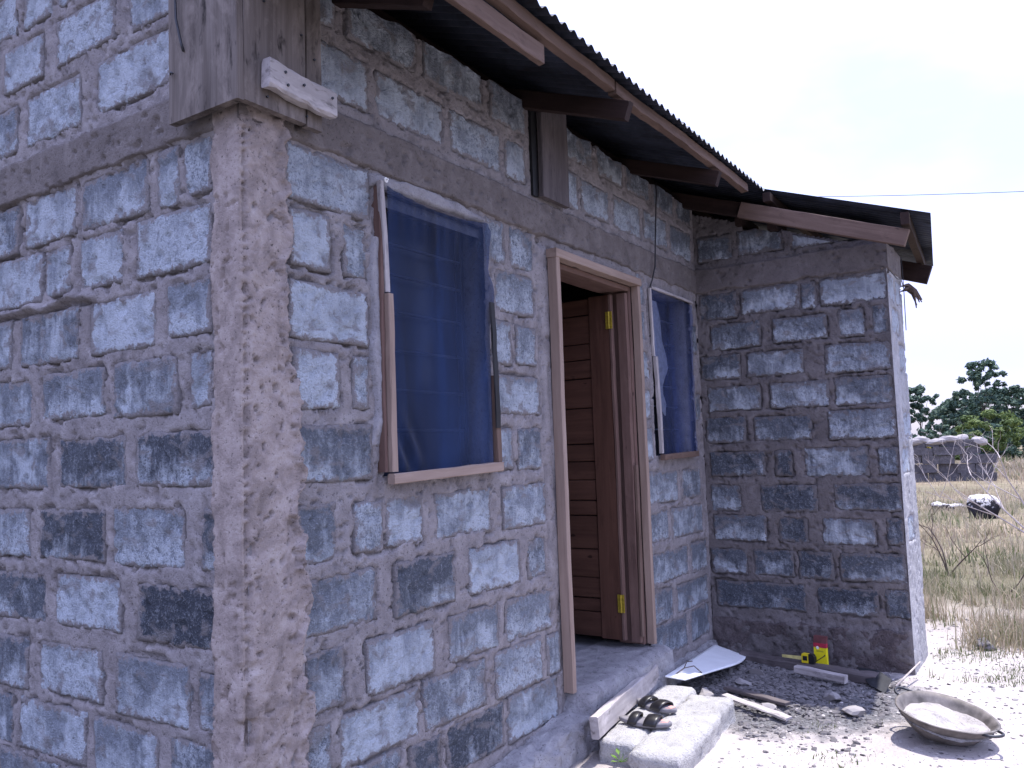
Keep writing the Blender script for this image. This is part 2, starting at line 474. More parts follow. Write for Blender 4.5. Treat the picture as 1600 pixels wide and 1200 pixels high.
M_GROUND = mat_ground()
M_WHITEBOARD = mat_plain('white_sheet', (.86, .88, .90), .5, .3, 0, .06, 9)
M_BLADE = mat_plain('dusty_louvre_glass', (.075, .085, .12), .35, .5)
M_RED = mat_plain('red_cloth', (.22, .012, .02), .9, .1)
M_WHITECLOTH = mat_plain('white_cloth', (.42, .42, .45), .9, .1)
M_GALV = mat_plain('worn_pan_steel', (.15, .135, .125), .6, .35, .3, .5, 14)
M_SAND = mat_mortar('pale_sand', (.34, .315, .30), (.45, .425, .41), (.55, .525, .51), .9, .8, .012, .8)
M_YELLOW = mat_plain('yellow_plastic', (.75, .60, .02), .45, .4, 0, .06)
M_CARD = mat_plain('yellow_card', (.74, .66, .015), .6, .3, 0, .05)
M_CARDRED = mat_plain('red_card', (.40, .03, .06), .6, .3, 0, .25, 160)
M_CARDBROWN = mat_plain('brown_card', (.13, .05, .05), .7, .2)
M_WHITE = mat_plain('white_print', (.8, .8, .78), .6, .3, 0, .03)
M_PINK = mat_plain('pink_foam', (.72, .34, .30), .7, .2, 0, .08)
M_SOLE = mat_plain('grey_foam', (.20, .19, .205), .75, .2)
M_STRAP = mat_plain('black_strap', (.014, .013, .016), .38, .5)
M_STONE = mat_tint('field_stone', [(0, (.10, .095, .10)), (.5, (.24, .225, .225)), (1, (.46, .43, .42))], .95, .1)
def mat_burnt():
    n = NT('burnt_stone'); g = n.n('ShaderNodeTexCoord').outputs['Generated']; p = pos(n)
    sz_ = n.n('ShaderNodeSeparateXYZ'); n.set(sz_.inputs[0], g)
    k = n.noise(p, 9.0, 5, .7); k2 = n.noise(p, 40.0, 4, .7)
    f = n.math('ADD', sz_.outputs[2], n.math('MULTIPLY', n.math('SUBTRACT', k, .5), 1.3))
    col = n.mix(n.ramp(f, [(.74, 0.0), (.84, 1.0)]), (.03, .028, .033), (.62, .60, .60))  # white top is painted sunlight, the lower part burnt black
    col = n.mix(n.ramp(k2, [(.36, .7), (.48, 0.0)]), col, (.03, .03, .035))
    n.bump(n.math('ADD', k, k2), .9, .03)
    return n.fin(col, .95, .1)
M_BURNT = mat_burnt()
M_LITTER = None
M_WALLSTONE = mat_mortar('weathered_block', (.085, .08, .088), (.125, .118, .127), (.19, .18, .188), .7, .8)
M_TWIG = mat_plain('grey_twig', (.42, .37, .35), .9, .1, 0, .3, 20)
M_DARKTWIG = mat_plain('brown_twig', (.11, .085, .075), .9, .1, 0, .3, 20)
M_TRUNK = mat_plain('bark', (.10, .085, .075), .95, .1, 0, .35, 8)
M_GRASS = mat_tint('dry_grass', [(0, (.36, .285, .20)), (.4, (.50, .42, .32)), (.66, (.32, .295, .19)), (.82, (.17, .185, .09)), (1, (.10, .14, .055))], .8, .15, .25)
M_LEAF = mat_tint('hazed_tree_leaf', [(0, (.042, .08, .066)), (.5, (.075, .128, .095)), (1, (.13, .185, .11))], .65, .25, .25)  # greens lightened and blued to paint in distance haze
M_LEAFLIGHT = mat_tint('bush_leaf', [(0, (.05, .085, .03)), (.5, (.10, .15, .045)), (1, (.19, .24, .07))], .65, .25, .3)
M_LEAFYELLOW = mat_tint('yellow_leaf', [(0, (.20, .17, .04)), (1, (.38, .31, .06))], .7, .2, .3)
M_WEED = mat_tint('weed_leaf', [(0, (.10, .22, .03)), (1, (.24, .40, .08))], .6, .25, .3)
M_WIRE = mat_plain('wire', (.03, .03, .035), .6, .3)

# ------------------------------------------------------------------ ground (one sheet to the horizon)
def gh(x, y):
    x = np.asarray(x, float); y = np.asarray(y, float)
    h = (fbm(x, y, 1.3, 5, 3) - .5) * .05 + (fbm(x, y, 14, 3, 5) - .5) * .012
    near = 1 - sstep(9, 14, np.hypot(x - 3, y + 1))
    h = h * near - .012
    pile = np.exp(-(((x - 3.45) / .55) ** 2 + ((y + .6) / .55) ** 2)) * .03 * (.6 + .8 * fbm(x, y, 6, 3, 8))
    far = (fbm(x, y, .15, 3, 21) - .5) * .5 * sstep(10, 30, x) * (1 - sstep(120, 300, x))
    rise = sstep(28, 70, x) * .45
    return h + pile + far + rise

def axis(segs):
    a = []
    for lo, hi, st in segs: a.append(np.arange(lo, hi, st))
    a.append(np.array([segs[-1][1]])); return np.concatenate(a)
gx = axis([(-900, -60, 120), (-60, -6, 6), (-6, 1.0, .35), (1.0, 4.8, .02), (4.8, 9, .07), (9, 30, .5), (30, 90, 3), (90, 1500, 100)])
gy = axis([(-1200, -60, 120), (-60, -8, 4), (-8, -2.6, .25), (-2.6, 0.1, .02), (.1, 4, .3), (4, 40, 3), (40, 1200, 120)])
X, Y = np.meshgrid(gx, gy, indexing='ij')
Zg = gh(X, Y)
vg = np.stack([X, Y, Zg], -1).reshape(-1, 3)
qg = grid_faces(len(gx), len(gy))
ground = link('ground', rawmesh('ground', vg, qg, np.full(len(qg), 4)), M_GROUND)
tag(ground, 'pale dusty ground beside the house', None, None, 'structure')

# ------------------------------------------------------------------ the house
house = thing('house', 'unfinished grey block house with iron roof, open door and blue netted windows', 'house')

PLZ = lambda y: 3.15 + .36 * (y + .6)       # underside of the roof sheets

ROWZ = {'1': 2.447, '2': 2.218, '3': 1.966, '4': 1.722, '5': 1.468, '6': 1.198, '7': .948, '8': .69, '9': .462, '10': .25, 'A': 2.885, 'B': 3.15, 'C': 3.40, 'D': 3.66}
LEFT = {
 'D': [(.35, .78, .5), (.83, 1.25, .6), (1.3, 1.72, .6), (1.77, 2.2, .6)],
 'C': [(.62, 1.12, .6), (1.165, 1.4, .7), (1.454, 1.84, .8), (1.9, 2.3, .6)],
 'B': [(.33, .628, .6), (.715, 1.12, .95), (1.23, 1.547, .85), (1.623, 2.0, .7), (2.06, 2.5, .6)],
 'A': [(.35, .834, .9), (.942, 1.351, 1.0), (1.43, 1.88, .6), (1.95, 2.4, .5)],
 '1': [(.143, .300, .6), (.318, .44, .5), (.5, .936, .5), (.974, 1.355, .6), (1.41, 1.85, .4), (1.92, 2.4, .5)],
 '2': [(.15, .574, .95), (.664, .94, .7), (1.011, 1.193, .6), (1.215, 1.79, .8), (1.86, 2.3, .6)],
 '3': [(.15, .388, .6), (.459, .867, .85), (.951, 1.378, .38), (1.45, 1.948, .62), (2.02, 2.45, .5)],
 '4': [(.15, .265, .75), (.332, .71, .4), (.774, 1.206, .45), (1.282, 1.78, .45), (1.85, 2.3, .5)],
 '5': [(.121, .57, .12), (.628, 1.076, .15), (1.15, 1.64, .42), (1.71, 2.2, .4)],
 '6': [(.123, .203, .15), (.297, .712, .62), (.761, 1.205, .1), (1.283, 1.75, .6), (1.82, 2.3, .5)],
 '7': [(.127, .558, .0), (.661, 1.089, .8), (1.163, 1.65, .25), (1.72, 2.2, .4)],
 '8': [(.127, .228, .4), (.269, .69, .48), (.777, 1.202, .82), (1.281, 1.78, .3), (1.85, 2.3, .5)],
 '9': [(.14, .37, .4), (.437, .831, .5), (.873, 1.342, .65), (1.4, 1.88, .4), (1.95, 2.4, .5)],
 '10': [(.14, .5, .4), (.57, .98, .5), (1.05, 1.5, .45), (1.57, 2.0, .4)],
}
FRONT = {
 'B': [(.05, .44, .4), (.503, .913, .5), (.958, 1.385, .5), (1.461, 1.77, .5), (2.15, 2.5, .45), (2.549, 2.895, .4), (2.944, 3.3, .35), (3.347, 3.7, .3), (3.76, 4.03, .3)],
 'A': [(.33, .612, .7), (.659, 1.085, .75), (1.131, 1.53, .75), (1.569, 1.76, .6), (2.133, 2.30, .6), (2.339, 2.68, .65), (2.748, 3.14, .7), (3.179, 3.556, .55), (3.61, 4.0, .4)],
 '1': [(.181, .61, .68), (1.372, 1.54, .6), (1.583, 1.796, .45), (3.02, 3.14, .4)],
 '2': [(.206, .401, .95), (.462, .584, .65), (1.449, 1.791, .55), (3.02, 3.133, .45), (3.93, 4.04, .3)],
 '3': [(.199, .591, .9), (1.41, 1.573, .65), (1.611, 1.793, .6), (3.02, 3.154, .5)],
 '4': [(.218, .434, 1.0), (.499, .587, .8), (1.424, 1.808, .6), (3.04, 3.16, .6), (3.93, 4.04, .3)],
 '5': [(.217, .593, .3), (1.41, 1.552, .55), (1.596, 1.806, .35), (3.03, 3.17, .6)],
 '6': [(.224, .403, .35), (.495, .648, .65), (.663, .886, .65), (.961, 1.358, .6), (1.453, 1.832, .65), (3.049, 3.541, .5), (3.611, 3.955, .4)],
 '7': [(.239, .604, .5), (.706, 1.081, .18), (1.178, 1.579, .8), (1.649, 1.818, .4), (3.034, 3.35, .5), (3.406, 3.957, .5)],
 '8': [(.257, .434, .35), (.542, .933, .75), (1.028, 1.388, .45), (1.445, 1.854, .6), (3.038, 3.647, .45), (3.707, 4.008, .4)],
 '9': [(.253, .37, .5), (.402, .831, .8), (.859, 1.284, .45), (1.349, 1.744, .75), (1.79, 1.92, .4), (3.032, 3.367, .4), (3.435, 4.0, .4)],
 '10': [(.15, .42, .5), (.487, .723, .5), (.77, .956, .2), (1.0, 1.409, .1), (1.444, 1.879, .6), (3.071, 3.582, .4), (3.65, 4.0, .35)],
}
WING = {
 'A': [(-.286, -.03, .25), (-.64, -.322, .4), (-1.06, -.701, .45)],
 '1': [(-.294, -.02, .15), (-.725, -.324, .5), (-.844, -.745, .3), (-1.282, -.867, .72)],
 '2': [(-.453, -.094, .35), (-.9, -.536, .4), (-1.134, -.967, .4), (-1.28, -1.182, .05)],
 '3': [(-.3, -.012, .25), (-.732, -.345, .5), (-1.28, -.872, .5)],
 '4': [(-.427, -.049, .45), (-.885, -.492, .5), (-1.278, -.919, .3)],
 '5': [(-.31, -.02, .25), (-.76, -.371, .3), (-1.278, -.869, .5)],
 '6': [(-.436, -.043, .15), (-.615, -.503, .02), (-1.102, -.7, .3), (-1.28, -1.16, .3)],
 '7': [(-.252, -.034, .35), (-.772, -.392, .08), (-1.284, -.875, .1)],
 '8': [(-.415, -.041, .35), (-.693, -.498, .1), (-1.116, -.791, .4), (-1.284, -1.18, .1)],
 '9': [(-.273, -.014, .25), (-.586, -.316, .2), (-.842, -.619, .03), (-1.284, -.881, .2)],
 '10': [(-.649, -.038, .12), (-1.102, -.73, .03), (-1.285, -1.146, .2)],
}
WROWZ = {'A': 2.875, '1': 2.447, '2': 2.226, '3': 1.998, '4': 1.775, '5': 1.55, '6': 1.312, '7': 1.08, '8': .865, '9': .632, '10': .412}
WEND = {'1': [(4.07, 4.3, .95), (4.36, 4.58, .9)], '2': [(4.12, 4.42, .95)], '3': [(4.31, 4.59, 1.)], '5': [(4.28, 4.59, 1.)], '6': [(4.12, 4.44, 1.)], '8': [(4.14, 4.43, 1.)]}
FRONT_OPEN = [(.665, 1.362, 1.375, 2.50), (1.955, 2.985, .0, 2.485), (3.19, 3.90, 1.395, 2.475)]
BRND = random.Random(11)
RECT = {}

def make_rects(table, seed, rows=None, hh0=.098, tk=1.0):
    rows = rows or ROWZ
    r = random.Random(seed); out = []
    for row, bl in table.items():
        for (a, b, t) in bl:
            zc = rows[row] + r.uniform(-.006, .006)
            hh = hh0 + r.uniform(-.006, .006)
            out.append((a, b, zc - hh, zc + hh, t * tk, r.random()))
    return out

def mapper(kind):
    if kind == 'front': return lambda u, v, h: np.stack([u, -h, v], -1)
    if kind == 'left': return lambda u, v, h: np.stack([-h, u, v], -1)
    if kind == 'wing': return lambda u, v, h: np.stack([4.05 - h, u, v], -1)
    if kind == 'wend': return lambda u, v, h: np.stack([u, -1.29 - h, v], -1)

def wall_height(u, v, rects, seed, cover=None):
    """mortar relief (metres proud of the wall plane) with hollows where the blocks sit"""
    wu = u + (fbm(u, v, 24, 4, seed + 40, .65) - .5) * .028
    wv = v + (fbm(u, v, 24, 4, seed + 50, .65) - .5) * .028
    d = np.full(u.shape, 9.0)
    for (a, b, c, e, t, s) in rects:
        dx = np.maximum(a - wu, wu - b); dy = np.maximum(c - wv, wv - e)
        rr = .008 + .03 * s
        dx = dx + rr; dy = dy + rr
        dd = np.hypot(np.maximum(dx, 0), np.maximum(dy, 0)) + np.minimum(np.maximum(dx, dy), 0) - rr
        d = np.minimum(d, dd)
    h = (fbm(u, v, 3.5, 3, seed) - .5) * .014 + (fbm(u, v, 22, 4, seed + 7, .6) - .5) * .0065 + (fbm(u, v, 75, 2, seed + 9) - .5) * .004 - .0035
    smear = (fbm(u, v, 7, 3, seed + 13) - .5) * .05           # mortar smeared over block rims here and there
    h = h - .032 * sstep(-.003, -.015, d + smear * .5) * 1.0
    cr = fbm(u, v, 9, 3, seed + 23)
    band = np.exp(-((d - .004 - (fbm(u, v, 40, 2, seed + 3) - .5) * .012) / .0055) ** 2)
    h = h - .03 * band * sstep(.55, .62, cr)
    pit = fbm(u, v, 42, 2, seed + 77)
    h = h - .014 * sstep(.70, .80, pit) * (d > -.01)
    if cover is not None: h = cover(u, v, h)
    return h

def grid_wall(name, kind, us, vs, rects, seed, mat, parent, mask=None, cover=None, extra=None, edge=None):
    U, V = np.meshgrid(us, vs, indexing='ij')
    h = wall_height(U, V, rects, seed, cover)
    if edge is not None: h = h * edge(U, V) 
    P = mapper(kind)(U, V, h).reshape(-1, 3)
    mk = None
    if mask is not None:
        uc = (U[:-1, :-1] + U[1:, 1:]) / 2; vc = (V[:-1, :-1] + V[1:, 1:]) / 2
        mk = mask(uc, vc)
    q = grid_faces(len(us), len(vs), mk)
    P, q, _ = compact(P, q, {})
    loops = q.ravel().tolist(); cnt = [4] * len(q); P = P.tolist()
    if extra is not None:
        b = len(P); P += [list(p) for p in extra.v]
        for f in extra.f: loops += [i + b for i in f]; cnt.append(len(f))
    return link(name, rawmesh(name, P, loops, cnt), mat, parent)

def add_block(kind, rect, parent, seed, zmax=None, ztop=None):
    a, b, c, e, t, sd = rect
    if zmax is not None: e = min(e, zmax)
    st = .0125
    nu = max(6, int((b - a) / st)); nv = max(5, int((e - c) / st))
    uu = np.linspace(a, b, nu + 1); vv = np.linspace(c, e, nv + 1)
    U, V = np.meshgrid(uu, vv, indexing='ij')
    ed = np.minimum(np.minimum(U - a, b - U), np.minimum(V - c, e - V))
    s = int(sd * 1000) + seed
    face = (BRND.random() - .5) * .006
    h = face - .001 + (fbm(U, V, 9, 3, s) - .5) * .005 + (fbm(U, V, 60, 3, s + 5, .7) - .5) * .0045
    h = h - .010 * sstep(.64, .76, fbm(U, V, 34, 2, s + 9))
    h = h - .003 * np.clip(1 - ed / .006, 0, 1) ** 2
    Uj = U + (fbm(U, V, 18, 2, s + 2) - .5) * .014 * (ed < st * 1.01)
    Vj = V + (fbm(U, V, 18, 2, s + 4) - .5) * .014 * (ed < st * 1.01)
    if ztop is not None: Vj = np.minimum(Vj, ztop(Uj))
    P = mapper(kind)(Uj, Vj, h).reshape(-1, 3)
    bv = ((V - c) / max(e - c, 1e-3)).ravel()
    q = grid_faces(nu + 1, nv + 1).tolist()
    idx = np.arange((nu + 1) * (nv + 1)).reshape(nu + 1, nv + 1)
    ring = np.concatenate([idx[:, 0], idx[-1, 1:], idx[::-1, -1][1:], idx[0, ::-1][1:-1]])
    back = mapper(kind)(Uj.ravel()[ring], Vj.ravel()[ring], np.full(len(ring), -.085))
    b0 = len(P); n = len(ring)
    P = np.concatenate([P, back])
    q += [[int(ring[(i + 1) % n]), int(ring[i]), b0 + i, b0 + (i + 1) % n] for i in range(n)]
    loops = [i for f in q for i in f] + list(range(b0, b0 + n)); cnt = [4] * len(q) + [n]
    o = link('block', rawmesh('block', P, loops, cnt, {'bv': np.concatenate([bv, bv[ring]]), 'ed': np.concatenate([np.minimum(ed.ravel(), .06), np.zeros(len(ring))])}), M_BLOCK, parent, None, (.10 + .90 * t, sd, {'wing': .62, 'wend': 1.4}.get(kind, 1.0), 1))  # wing mortar rims dimmed to match its painted shade
    return o

# -- front wall
rF = make_rects(FRONT, 1)
core = MB()
y0, y1 = .045, .18
for (xa, xb, za, zb) in [(.03, .66, 0, 3.2), (.66, 1.367, 0, 1.36), (.66, 1.367, 2.515, 3.2), (1.367, 1.95, 0, 3.2), (1.95, 2.99, 2.50, 3.2), (1.95, 2.99, 0, .20), (2.99, 3.185, 0, 3.2),
                         (3.185, 3.905, 0, 1.38), (3.185, 3.905, 2.49, 3.2), (3.905, 4.06, 0, 3.2)]:
    core.box((xa, y0, za), (xb, y1, zb))
us = np.arange(.02, 4.062, .0105); vs = np.arange(0, 3.235, .0105)
def fmask(u, v):
    m = np.ones(u.shape, bool)
    for (a, b, c, d) in FRONT_OPEN: m &= ~((u > a) & (u < b) & (v > c) & (v < d))
    m &= v < 3.205 + .05 * (fbm(u, v * 0, 5, 3, 61) - .5)
    return m
def fcover(u, v, h):
    # plaster pulled up beside the door and the second window, cracks at the openings
    s = np.exp(-((u - 1.885) / .05) ** 2) * (v < 2.5) + ((u > 2.98) & (u < 3.2) & (v < 2.5)) * .8
    h = h + .012 * s * (fbm(u, v, 5, 3, 91))
    for (c, z0_, z1_, ph) in [(1.835, .3, 2.45, 1), (1.915, .3, 1.9, 5), (.632, 1.3, 2.5, 9), (3.165, 1.4, 2.4, 3), (2.995, .3, 2.4, 7)]:
        cc = c + (fbm(v * 0 + ph, v, 7, 4, 33 + ph) - .5) * .045
        h = h - .022 * np.exp(-((u - cc) / .006) ** 2) * (v > z0_) * (v < z1_) * sstep(.42, .5, fbm(u * 0 + ph, v, 3, 2, ph))
    # the second hole above the door corner
    h = h - .045 * np.exp(-(((u - 1.88) / .035) ** 2 + ((v - 2.53) / .03) ** 2))
    wob = 1 + .5 * (fbm(u, v, 1.5, 2, 14) - .5)
    near_right = sstep(3.0, 3.3, u) * .008 * fbm(u, v, 4, 3, 18)    # more plaster on the far strip
    return h * wob + near_right
fwall = grid_wall('wall', 'front', us, vs, rF, 100, M_MORTAR, house, fmask, fcover, core)
fwall['label'] = 'front block wall with the door and both windows'
for r in rF: add_block('front', r, fwall, 300, None, (lambda u: 3.215 + .06 * (fbm(u, u * 0, 6, 3, 61) - .5)) if r[2] > 3.0 else None)

# -- left wall
rL = make_rects(LEFT, 2)
us = np.arange(.02, 2.6, .0115); vs = np.arange(0, 3.78, .0115)
def lcover(u, v, h):
    rough = np.exp(-(((u - 1.62) / .28) ** 2 + ((v - 2.46) / .13) ** 2))
    h = h + rough * (.07 * (fbm(u, v, 13, 4, 201, .6) - .35) - .07 * sstep(.5, .62, fbm(u, v, 11, 3, 205)))
    # a broken ledge and crack running under the second course
    cv = 2.085 + (fbm(u, u * 0, 6, 4, 207) - .5) * .06
    on = sstep(.80, .9, u)
    h = h + on * .022 * np.exp(-((v - cv - .012) / .013) ** 2) - on * .035 * np.exp(-((v - cv + .014) / .008) ** 2)
    cu = .955 + (fbm(v, v * 0, 8, 3, 209) - .5) * .05
    h = h - .03 * np.exp(-((u - cu) / .009) ** 2) * (v > 2.08) * (v < 2.56)
    return h
lcore = MB()
lcore.prism([(.045, .03, 0), (.045, .03, 3.34), (.045, 2.28, 4.14), (.045, 5.0, 3.18), (.045, 5.0, 0)], (.135, 0, 0))
lwall = grid_wall('wall', 'left', us, vs, rL, 500, M_MORTAR, house, (lambda u, v: v < PLZ(u) - .01), lcover, lcore)
lwall['label'] = 'side block wall left of the corner column'
for r in rL:
    if r[3] < PLZ(r[0]) - .03: add_block('left', r, lwall, 700)

# -- wing wall that closes the porch
rW = make_rects(WING, 3, WROWZ, .089, .92)  # block tones lowered as well for the wing's shade
wtop = lambda u: PLZ(u) - .235
us = np.arange(-1.29, .0001, .0107); us[-1] = 0.0
vs = np.arange(-.04, 3.16, .0107)
def wmask(u, v):
    hole = (((u + .52) / .15) ** 2 + ((v - 2.985) / .075) ** 2) < 1 + .5 * (fbm(u, v, 12, 2, 5) - .5)
    return (v < wtop(u) + .02) & ~hole
def wcover(u, v, h):
    low = 1 - sstep(.22, .27, v + (fbm(u, v, 8, 3, 401) - .5) * .08)
    h = h + low * ((fbm(u, v, 9, 4, 403) - .45) * .055 + .012)
    return h
wedge = lambda u, v: sstep(-1.29, -1.265, u)
wcore = MB()
wcore.prism([(4.10, -1.26, 0), (4.10, -.02, 0), (4.10, -.02, 3.11), (4.10, -1.26, 2.66)], (.47, 0, 0))
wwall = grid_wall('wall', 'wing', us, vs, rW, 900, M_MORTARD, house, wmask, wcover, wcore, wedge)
wwall['label'] = 'shaded block wall of the projecting room'
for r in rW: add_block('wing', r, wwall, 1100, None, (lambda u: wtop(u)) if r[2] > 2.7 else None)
# end face of the wing in the sun
rE = make_rects(WEND, 4, WROWZ, .089)
us = np.arange(4.05, 4.601, .0115); us[-1] = 4.6
vs = np.arange(-.04, 2.64, .0115)
eedge = lambda u, v: sstep(4.05, 4.075, u)
def ecover(u, v, h): return h + .008
ewall = grid_wall('wall', 'wend', us, vs, rE, 1300, M_PLASTER, house, None, ecover, None, eedge)
ewall['label'] = 'sunlit plastered end of the projecting room'
for r in rE: add_block('wend', r, ewall, 1500)
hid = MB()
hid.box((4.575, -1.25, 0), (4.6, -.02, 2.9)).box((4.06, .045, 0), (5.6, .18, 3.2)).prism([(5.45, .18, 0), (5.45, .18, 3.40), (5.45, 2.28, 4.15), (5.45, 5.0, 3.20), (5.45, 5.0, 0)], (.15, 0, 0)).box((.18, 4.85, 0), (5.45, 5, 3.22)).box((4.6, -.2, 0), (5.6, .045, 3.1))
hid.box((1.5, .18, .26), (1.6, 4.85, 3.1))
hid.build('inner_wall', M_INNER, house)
fl = MB(); fl.box((.18, .07, .0), (5.45, 4.85, .255)); fl.build('floor_slab', M_FLOOR, house)

# -- ring beam, three runs, cast proud of the blocks with torn edges
def beam(kind, us, seed, mat=None, edge=None):
    vs = np.arange(2.525, 2.775, .0085)
    U, V = np.meshgrid(us, vs, indexing='ij')
    lo = 2.553 + (fbm(U, U * 0, 9, 4, seed) - .5) * .035; hi = 2.735 + (fbm(U, U * 0, 6, 4, seed + 3) - .5) * .028
    inside = sstep(0, .008, V - lo) * sstep(0, .008, hi - V)
    h = .012 + (fbm(U, V, 4, 3, seed + 5) - .5) * .008 + (fbm(U, V, 30, 3, seed + 6) - .5) * .003
    h = h - .012 * sstep(.72, .8, fbm(U, V, 30, 2, seed + 8))
    h = np.where(inside > 0, h * inside - .03 * (1 - inside), -.03)
    if edge is not None: h = h * edge(U, V) + .0005
    P = mapper(kind)(U, V, h).reshape(-1, 3)
    q = grid_faces(len(us), len(vs))
    link('ring_beam', rawmesh('ring_beam', P, q, np.full(len(q), 4)), mat or M_BEAM, house)
beam('front', np.arange(-.012, 4.05, .0105), 51)
beam('left', np.arange(-.012, 2.6, .0115), 57)
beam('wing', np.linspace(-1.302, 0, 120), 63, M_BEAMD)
beam('wend', np.linspace(4.038, 4.6, 50), 69)

# -- corner column: one cast sheet wrapped round the arris
sarc = np.arange(-.20, .345, .0062); vs = np.arange(0, 2.72, .0066)
A, V = np.meshgrid(sarc, vs, indexing='ij')
zt = V / 2.6
wl = .135 + (fbm(A * 0, V, 9, 4, 71, .65) - .5) * .045
wr = .255 - .085 * sstep(.45, 1.0, zt) + (fbm(A * 0 + 4, V, 5, 4, 73) - .5) * .085 + (fbm(A * 0 + 4, V, 24, 4, 74, .65) - .5) * .06 + (fbm(A, V, 30, 3, 84) - .5) * .03
ins = np.where(A < 0, sstep(-.006, .008, wl + A), sstep(-.008, .010, wr - A))
rghr = np.where(A < .0, .3, 1.0)
h = .014 + (fbm(A, V, 5, 4, 75) - .5) * .016 * rghr + (fbm(A, V, 18, 5, 76, .6) - .5) * .012 * rghr + (fbm(A, V, 80, 3, 79) - .5) * .0055 * rghr
h = h - .014 * sstep(.70, .78, fbm(A, V * .8, 40, 3, 77)) * (.5 + .5 * rghr) - .012 * sstep(.62, .75, fbm(A, V * .4, 10, 4, 87, .6)) * np.clip((A - .02) / .04, 0, 1)
rim = np.exp(-((wr - A - .02) / .014) ** 2) * fbm(A * 0, V, 14, 3, 78)
h = h + rim * .030
dp = .035 * sstep(.3, .1, np.abs(V - .62)) * sstep(.55, .75, fbm(A * 0 + 1, V, 11, 3, 80)) * np.exp(-((A - .012) / .03) ** 2)
pits = .016 * np.exp(-((A - .012) / .007) ** 2) * sstep(.38, .55, vnoise(A * 30, V * 75, 81)) + .007 * np.exp(-((A - .012) / .012) ** 2) - .005 * np.exp(-((A + .004) / .006) ** 2)
h = h - dp - pits
h = np.where(ins > 0, h * ins - .035 * (1 - ins), -.035)
r0 = .012                                             # arris rounding
Px = np.where(A >= 0, A, 0.0); Py = np.where(A < 0, -A, 0.0)
wgt = sstep(-.012, .012, A)                            # normal swings from -x to -y across the arris
P = np.stack([Px - h * (1 - wgt), Py - h * wgt, V], -1)
P = P.reshape(-1, 3); q = grid_faces(len(sarc), len(vs))
colm = link('corner_column', rawmesh('corner_column', P, q, np.full(len(q), 4)), M_COLUMN, house)

# -- pale mortar along the head of the first window and loose lumps
def patch(us, vs, fn, seed, mat=M_PATCH, name='mortar_patch'):
    U, V = np.meshgrid(us, vs, indexing='ij')
    k = fn(U, V)
    h = np.where(k > 0, .020 * np.minimum(k, 1) + (fbm(U, V, 20, 4, seed) - .5) * .014 - .006, -.03)
    P = mapper('front')(U, V, h).reshape(-1, 3); q = grid_faces(len(us), len(vs))
    link(name, rawmesh(name, P, q, np.full(len(q), 4)), mat, house)
patch(np.arange(.60, 1.42, .008), np.arange(2.44, 2.585, .008), lambda u, v: sstep(0, .015, (v - 2.495 + (fbm(u, v, 8, 2, 4) - .5) * .02)) * sstep(0, .012, 2.565 - .02 * (u - .6) + (fbm(u, u * 0, 7, 3, 6) - .5) * .04 - v) * sstep(0, .02, u - .615) * sstep(0, .02, 1.375 - u), 21)
patch(np.arange(.585, .67, .008), np.arange(1.38, 2.3, .008), lambda u, v: sstep(0, .01, u - .60 - (fbm(v, v * 0, 6, 3, 8) - .5) * .05) * sstep(0, .008, .655 - u) * sstep(.42, .5, fbm(v * 0, v, 3, 2, 9)), 22)

# -- plinth: rough concrete ledge along the foot of the front wall, threshold slab at the door
us = np.arange(-.35, 4.04, .014); ts = np.arange(0, .40, .012)
U, T = np.meshgrid(us, ts, indexing='ij')
ltop = np.interp(U, [-.4, 0, 1.17, 1.85, 3.0, 3.15, 4.1], [0., .0, .085, .155, .17, .10, .09])
ltop = ltop + (fbm(U, U * 0, 5, 3, 302) - .5) * .03
wid = .115 - .07 * sstep(2.95, 3.1, U) + (fbm(U, U * 0, 6, 4, 301) - .5) * .05
up_ = np.clip(T / .15, 0, 1); dn = np.clip((T - .15) / .25, 0, 1)
py = .01 - (wid + .01) * up_ - .03 * dn
pz = ltop - .02 * up_ ** 3 - (ltop + .06) * dn
nn = (fbm(U, T * 1.2, 16, 4, 303) - .5)
P = np.stack([U, py - nn * .05, pz + nn * .035 * (1 - dn)], -1).reshape(-1, 3)
q = grid_faces(len(us), len(ts))
link('plinth', rawmesh('plinth', P, q, np.full(len(q), 4)), M_LEDGE, house)
us = np.arange(1.90, 3.08, .012); ts = np.arange(0, .70, .012)
U, T = np.meshgrid(us, ts, indexing='ij')
front = .125 + (fbm(U, U * 0, 5, 4, 311) - .5) * .05
up_ = np.clip(T / .48, 0, 1); dn = np.clip((T - .48) / .22, 0, 1)
py = .32 - (.32 + front) * up_ - .02 * dn
rnd = np.clip((up_ - .86) / .14, 0, 1) ** 2
end = sstep(1.90, 1.99, U) * sstep(3.08, 3.03, U)
py = np.where(py < 0, py * (.55 + .45 * end), py)
pz = .268 - .03 * rnd - .26 * dn - (1 - end) * .13
nn = fbm(U, T, 16, 4, 313) - .5; n2 = fbm(U, T, 3, 3, 315) - .5
P = np.stack([U, py - nn * .03 * dn, pz + nn * .026 * (.5 + rnd) + n2 * .014], -1).reshape(-1, 3)
q = grid_faces(len(us), len(ts))
link('threshold', rawmesh('threshold', P, q, np.full(len(q), 4)), M_LEDGE, house)
